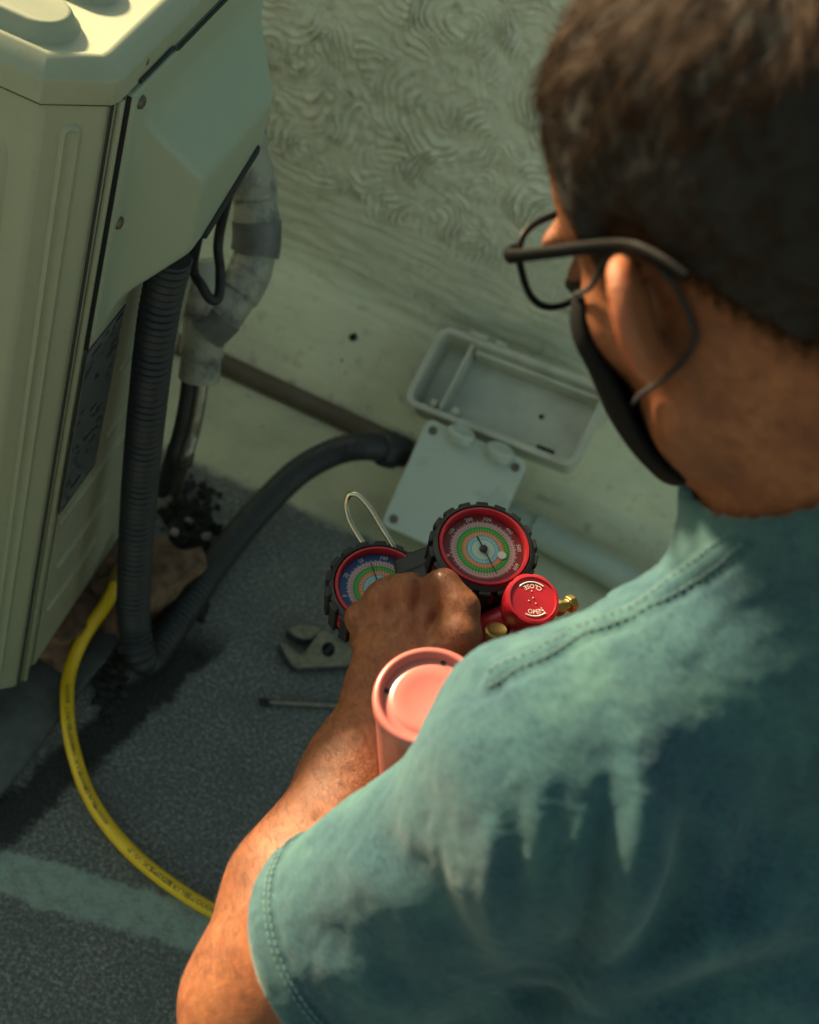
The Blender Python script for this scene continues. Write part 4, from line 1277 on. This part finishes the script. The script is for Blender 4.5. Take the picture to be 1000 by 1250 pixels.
# trousers and shoes (hidden behind the shirt from here)
hipL, hipR = PV + bl * .065 + sp_d * .08 + fr * .02, PV - bl * .085 + sp_d * .08 + fr * .02
canb = pc - PN * .172
kneeL = canb + V(.035, .005, -.075); kneeR = hipR + bf * .36 + V(.02, .06, -.03)
ankL = kneeL + V(.06, -.03, 0); ankL[2] = .10; ankR = kneeR + V(.03, -.06, 0); ankR[2] = .10
def pants(p):
    d = ellip(p, PV + sp_d * .06, (.150, .115, .13), BM)
    for (h_, k_, a_) in ((hipL, kneeL, ankL), (hipR, kneeR, ankR)):
        d = smin(d, rcone(p, h_, k_, .074, .058), .05)
        d = smin(d, rcone(p, k_, a_, .060, .048), .03)
    return d
pp = np.array([PV, kneeL, kneeR, ankL, ankR, hipL, hipR])
def pants_post(C, N): return C + N * (.006 * fbm(C * 14, 3) + .003 * fbm(C * 34, 2))[:, None]
mesh_sdf(pants, pp.min(0) - .20, pp.max(0) + .20, .006, 'trousers', M['trousers'], man_root, pants_post)
for a_ in (ankL, ankR):
    def shoe(p, a_=a_):
        g0 = a_ * V(1, 1, 0)
        d = ellip(p, g0 + V(0, 0, .055), (.042, .042, .055))
        d = smin(d, rcone(p, g0 - bf * .05 + V(0, 0, .036), g0 + bf * .13 + V(0, 0, .03), .036, .036), .04)
        return smax(d, -(p[:, 2] - .002), .004)
    mesh_sdf(shoe, a_ - .22, a_ + .22, .006, 'shoe', M['shoe'], man_root)

# stitching on the hem, the neck band and the shoulder seam
stb = MB()
def stitches(P, N, pitch=.0042, r_=.00055):
    P2_, s_ = resample(P, pitch)
    for i in range(0, len(P2_) - 1):
        a_, b_ = P2_[i], P2_[i] * .35 + P2_[i + 1] * .65
        stb.tube([a_, (a_ + b_) / 2 + N * r_ * .6, b_], r_, 5)
dg = None
from mathutils.bvhtree import BVHTree
bvh = BVHTree.FromPolygons([v.co[:] for v in shirto.data.vertices], [tuple(p.vertices) for p in shirto.data.polygons])
def on_shirt(p, lift=.0004):
    loc, n_, _, _ = bvh.find_nearest(Vector(p))
    return np.array(loc) + np.array(n_) * lift, np.array(n_)
for k in (-1, 1):
    off = np.cross(np.gradient(seam_or_shade, axis=0), CB); off /= np.linalg.norm(off, axis=1)[:, None]
    P_ = np.array([on_shirt(q)[0] for q in seam_or_shade + off * .0048 * k]); stitches(P_, on_shirt(P_[0])[1])
e1 = nrm(np.cross(hemn, V(0, 0, 1))); e2 = np.cross(hemn, e1)
for z_ in (.0205, .0235):
    ring = []
    for a in np.linspace(0, 2 * math.pi, 120):
        q = hemc - hemn * z_ + (e1 * math.cos(a) + e2 * math.sin(a)) * .085
        loc, n_, _, _ = bvh.ray_cast(Vector(q), Vector(-(e1 * math.cos(a) + e2 * math.sin(a))))
        if loc is not None: ring.append(np.array(loc) + np.array(n_) * .0003)
    if len(ring) > 5: stitches(np.array(ring), V(0, 0, 0), .0044)
tag(stb.build('stitching', M['thread'], shirto), kind='stuff')

# ------------------------------------------------------------------ hair
def skull(q):
    d = ellip(q, (0, -.014, .050), (.0735, .099, .088)); d = smin(d, ellip(q, (0, .044, .046), (.058, .048, .056)), .03)
    d = smin(d, ellip(q, (0, .046, -.030), (.052, .050, .068)), .03); return smin(d, ellip(q, (0, .000, -.020), (.066, .060, .055)), .03)
def hairline(q):
    """positive inside the hair-bearing scalp (head coordinates)"""
    x, y, z = q[:, 0], q[:, 1], q[:, 2]
    g = np.interp(y, [-.12, -.09, -.06, -.035, -.012, .0, .018, .028, .036, .046, .058, .075, .10],
                     [-.040, -.042, -.034, -.006, .026, .030, .024, -.004, .012, .046, .062, .085, .12])
    return z - g + .004 * pnoise(q * 90)
def cap(p):
    q = tohead(p); d = ellip(q, (0, -.014, .050), (.0735, .099, .088))
    d = smin(d, ellip(q, (0, .044, .046), (.058, .048, .056)), .03)
    d = smin(d, ellip(q, (0, .046, -.030), (.052, .050, .068)), .03)
    d = smin(d, ellip(q, (0, .000, -.020), (.066, .060, .055)), .03)
    d = smin(d, rcone(p, nape, NB - fr * .018, .042, .046), .03)
    h_ = hairline(q)
    th = np.clip(h_ / .05, 0, 1) * .0060 - .0008 + np.clip((q[:, 2] - .07) / .05, 0, 1) * .0045 + .0012
    return smax(d - th, -h_ + .014, .004)
capo = mesh_sdf(cap, HO - .19, HO + .19, .0026, 'hair', M['scalp_hair'], man_root, lambda C, N: C + N * (.0016 * fbm(C * 110, 3))[:, None])
me = capo.data; me.calc_loop_triangles()
tri = np.array([t_.vertices[:] for t_ in me.loop_triangles]); VC = np.array([v.co[:] for v in me.vertices]); VN = np.array([v.normal[:] for v in me.vertices])
ar = np.linalg.norm(np.cross(VC[tri[:, 1]] - VC[tri[:, 0]], VC[tri[:, 2]] - VC[tri[:, 0]]), axis=1)
NS = 52000
ti = rng.choice(len(tri), NS, p=ar / ar.sum()); bc = rng.dirichlet((1, 1, 1), NS)
RT = (VC[tri[ti]] * bc[:, :, None]).sum(1); RN = (VN[tri[ti]] * bc[:, :, None]).sum(1)
ql = (RT - HO) @ HM.T
keep = (hairline(ql) > -.002) & (head_sdf(ql.astype(np.float32)) > -.001)
RT, RN, ql = RT[keep], RN[keep], ql[keep]
# growth: away from a whorl at the crown, downwards on the sides
wh = V(.012, -.070, .112)
rel = ql - wh; tang = rel - RN @ HM.T * ((rel * (RN @ HM.T)).sum(1)[:, None])
tang /= np.linalg.norm(tang, axis=1)[:, None] + 1e-6
swirl = np.cross(RN @ HM.T, tang)
topness = np.clip((ql[:, 2] - .06) / .05, 0, 1)
fl = tang + swirl * .35 * topness[:, None] + V(0, .15, -.35) * (1 - topness)[:, None]
clump = np.stack([fbm(ql * 70 + k * 13, 2) for k in range(3)], 1) * .75
fl = (fl + clump + rng.normal(size=fl.shape) * .12); fl /= np.linalg.norm(fl, axis=1)[:, None]
flw = fl @ HM
ln = (.0045 + .009 * topness + .004 * np.clip(hairline(ql) / .05, 0, 1)) * rng.uniform(.6, 1.25, len(ql))
nrmw = RN / np.linalg.norm(RN, axis=1)[:, None]
K = 5
HP = np.zeros((len(RT), K, 3))
for k in range(K):
    s_ = k / (K - 1)
    HP[:, k] = RT - nrmw * .001 + nrmw * (ln * (.36 * s_ - .22 * s_ * s_))[:, None] * (.8 + .2 * topness)[:, None] + flw * (ln * (.75 * s_ + .2 * s_ * s_))[:, None]
def strands(name, HP, r0, mat, parent):
    hc = bpy.data.hair_curves.new(name); hc.add_curves([HP.shape[1]] * len(HP))
    hc.attributes['position'].data.foreach_set('vector', HP.astype(np.float32).ravel())
    ra = hc.attributes.new('radius', 'FLOAT', 'POINT')
    ra.data.foreach_set('value', np.tile(np.linspace(r0, r0 * .25, HP.shape[1]), len(HP)).astype(np.float32))
    hc.materials.append(mat)
    o = put(bpy.data.objects.new(name, hc), parent)
    return o
strands('hair_strands', HP, .00011, M['hair'], capo)
me = bodyo.data; nv = len(me.vertices)
VC = np.empty(nv * 3, np.float32); me.vertices.foreach_get('co', VC); VC = VC.reshape(-1, 3).astype(float)
VN = np.empty(nv * 3, np.float32); me.vertices.foreach_get('normal', VN); VN = VN.reshape(-1, 3).astype(float)
ql = (VC - HO) @ HM.T
hl = hairline(ql)
ok = np.where((hl > -.012) & (hl < .030) & (np.linalg.norm(ql, axis=1) < .17) & (np.abs(skull(ql.astype(np.float32))) < .012) & (ql[:, 1] < .07))[0]
pr_ = np.clip((hl[ok] + .012) / .03, .04, 1) ** 1.6
pk = rng.choice(ok, 26000, p=pr_ / pr_.sum())
N0 = VN[pk]; P0 = VC[pk] + rng.normal(size=(len(pk), 3)) * .0012; P0 -= N0 * ((P0 - VC[pk]) * N0).sum(1)[:, None]
fl = (V(0, -.12, -1) @ HM) + rng.normal(size=P0.shape) * .25; fl = fl - N0 * (fl * N0).sum(1)[:, None]; fl /= np.linalg.norm(fl, axis=1)[:, None]
ln = rng.uniform(.0025, .0055, len(pk)) * (.6 + np.clip(hl[pk] / .03, 0, 1))
HP = np.stack([P0 - N0 * .0003 + N0 * (ln * .55 * s_)[:, None] + fl * (ln * .85 * s_)[:, None] for s_ in (0, .5, 1)], 1)
strands('nape_hair', HP, .00009, M['hair'], capo)

# fine dark hair on the left arm and the back of the hand
me = bodyo.data; nv = len(me.vertices)
VC = np.empty(nv * 3, np.float32); me.vertices.foreach_get('co', VC); VC = VC.reshape(-1, 3).astype(float)
VN = np.empty(nv * 3, np.float32); me.vertices.foreach_get('normal', VN); VN = VN.reshape(-1, 3).astype(float)
tt = ((VC - EL) @ (WL - EL)) / ((WL - EL) @ (WL - EL)); dd = np.linalg.norm(VC - EL - np.clip(tt, 0, 1.25)[:, None] * (WL - EL), axis=1)
cand = np.where((tt > -.05) & (tt < 1.22) & (dd < .07) & ((VN @ CB > -.25)))[0]
pick = rng.choice(cand, min(3600, len(cand)), replace=False)
ax_ = nrm(WL - EL); P0, N0 = VC[pick], VN[pick]
fl = ax_ + np.cross(N0, ax_) * .9 + rng.normal(size=P0.shape) * .35; fl -= N0 * (fl * N0).sum(1)[:, None]; fl /= np.linalg.norm(fl, axis=1)[:, None]
ln = rng.uniform(.004, .010, len(pick)) * np.where(tt[pick] > 1, .6, 1)
HP = np.stack([P0 - N0 * .0003 + N0 * (ln * (.30 * s_ - .12 * s_ * s_))[:, None] + fl * (ln * s_)[:, None] for s_ in (0, .33, .66, 1)], 1)
strands('arm_hair', HP, .00008, M['body_hair'], man_root)

# eyes
for s in (-1, 1):
    mb = MB(); c = H2W((s * .032, .086, .009)); mb.lathe([(.0001, -.0115)] + [(.0115 * math.cos(a), .0115 * math.sin(a)) for a in np.linspace(-1.4, 1.4, 12)] + [(.0001, .0115)], c, hf, 24)
    ey = mb.build('eye', M['eye_white'], man_root)
    mb = MB(); mb.lathe([(.0055, .0098), (.0050, .0108), (.0001, .0118)], c, hf, 20); mb.build('iris', M['print_dark'], ey)

# ------------------------------------------------------------------ face mask
def face_mask(p):
    q = tohead(p)
    d = head_sdf(q)
    lower = ellip(q, (0, .050, -.048), (.056, .062, .056))
    base = smin(d, lower, .02)
    lim = .061 + .24 * q[:, 2]
    sh = np.maximum(base - .0030, -(base + .0010))
    sh = smax(sh, lim - q[:, 1], .003)
    sh = smax(sh, q[:, 2] - (.020 - .25 * np.abs(q[:, 0])), .003)
    sh = smax(sh, -.112 - q[:, 2], .003)
    return sh
masko = mesh_sdf(face_mask, HO - .17, HO + .17, .0020, 'face_mask', M['mask'], man_root)
def snap(q, off, f=head_sdf):
    q = np.array(q, np.float32)
    for _ in range(12):
        e = .0008; d = float(f(q[None])[0]) - off
        g = np.array([float(f((q + dv)[None])[0]) - float(f((q - dv)[None])[0]) for dv in np.eye(3, dtype=np.float32) * e])
        q = q - (d * nrm(g) * .8).astype(np.float32)
    return q.astype(float)
for s in (-1, 1):
    pts_ = [(s * .060, .068, .006), (s * .068, .048, .012), (s * .076, .022, .026), (s * .082, -.006, .027), (s * .082, -.020, .012), (s * .080, -.022, -.010), (s * .075, -.012, -.020), (s * .070, .004, -.029), (s * .064, .026, -.040), (s * .056, .050, -.050)]
    loop = [snap(q, .0032, face_sdf) for q in pts_]
    mb = MB(); mb.tube([H2W(q) for q in spline(loop, 8)], .0013, 8); mb.build('ear_loop', M['loop'], masko)

# ------------------------------------------------------------------ glasses
gl = empty('eyeglasses', H2W((0, .10, 0)), 'black framed eyeglasses worn over the masked face', 'glasses')
LY, GZ = .102, .016
for s in (-1, 1):
    cxl = s * .0335
    out = [(cxl + .0285 * np.sign(math.cos(a)) * abs(math.cos(a)) ** .72, GZ + .0225 * np.sign(math.sin(a)) * abs(math.sin(a)) ** .72 + (.003 * s * (math.cos(a)))) for a in np.linspace(0, 2 * math.pi, 48)]
    path = [H2W((x, LY + .006 - 1.6 * x * x - (.10 * (z - GZ)), z)) for x, z in out]
    mb = MB(); mb.tube(path, .0019, 8, caps=False); mb.build('rim', M['glasses'], gl)
    cen = H2W((cxl, LY + .006 - 1.6 * cxl * cxl, GZ)); mb = MB()
    ring = [(np.array(q) - cen) for q in path[:-1]]
    inn = [cen + q * .97 for q in ring]; n_ = len(inn)
    bk = [q + hf * -.0016 for q in inn]
    mb.add(inn + bk, [tuple(range(n_)), tuple(range(2 * n_ - 1, n_ - 1, -1))] + [(i, (i + 1) % n_, n_ + (i + 1) % n_, n_ + i) for i in range(n_)]); mb.build('lens', M['lens'], gl, smooth=False)
    # temple: hinge block then arm over the ear
    hx_ = s * .0635
    pts_ = [(s * .0600, LY + .0010, .030), (s * .0690, LY - .004, .0305), (s * .0735, LY - .020, .0315), (s * .0765, .045, .0330), (s * .0790, .012, .0345), (s * .0805, -.008, .0335), (s * .0805, -.024, .0270), (s * .0800, -.036, .0190)]
    P_ = spline([H2W(q) for q in pts_], 8)
    mb = MB(); n_ = len(P_); rr_ = np.interp(np.arange(n_) / n_, [0, .12, .3, .65, .8, 1], [.0040, .0042, .0032, .0029, .0033, .0029])
    mb.tube(P_, rr_, 10, flat=.6, side=hu); mb.build('temple', M['glasses'], gl)
mb = MB(); mb.tube(spline([H2W((-.0075, LY + .006, .020)), H2W((0, LY + .009, .023)), H2W((.0075, LY + .006, .020))], 6), .0019, 8); mb.build('bridge', M['glasses'], gl)

# thumb nail of the left hand
nl = MB(); tipc = at(543, 711, .962); tdir = nrm(at(543, 711, .962) - at(563, 742, .956)); tw = nrm(np.cross(tdir, CB)); tn_ = np.cross(tw, tdir); tn_ = tn_ if tn_ @ CB > 0 else -tn_
vs, fs = [], []
for i in range(7):
    for j in range(7):
        a, b = (i / 6 - .5) * 2, (j / 6 - .5) * 2
        vs.append(tipc + tdir * (.0048 * b * math.sqrt(max(0, 1 - .25 * a * a)) + .001) + tw * .0058 * a * (1 - .12 * max(0, b)) + tn_ * (.0104 - .0042 * a * a - .0018 * b * b * (b > 0)))
fs = [(i * 7 + j, i * 7 + j + 1, (i + 1) * 7 + j + 1, (i + 1) * 7 + j) for i in range(6) for j in range(6)]
nl.add(vs, fs)
t = NT('nail'); t.base((.24, .10, .05)); t.set(Roughness=.4, Subsurface_Weight=.1); M['nail'] = t.m
nl.build('nail', M['nail'], man_root)
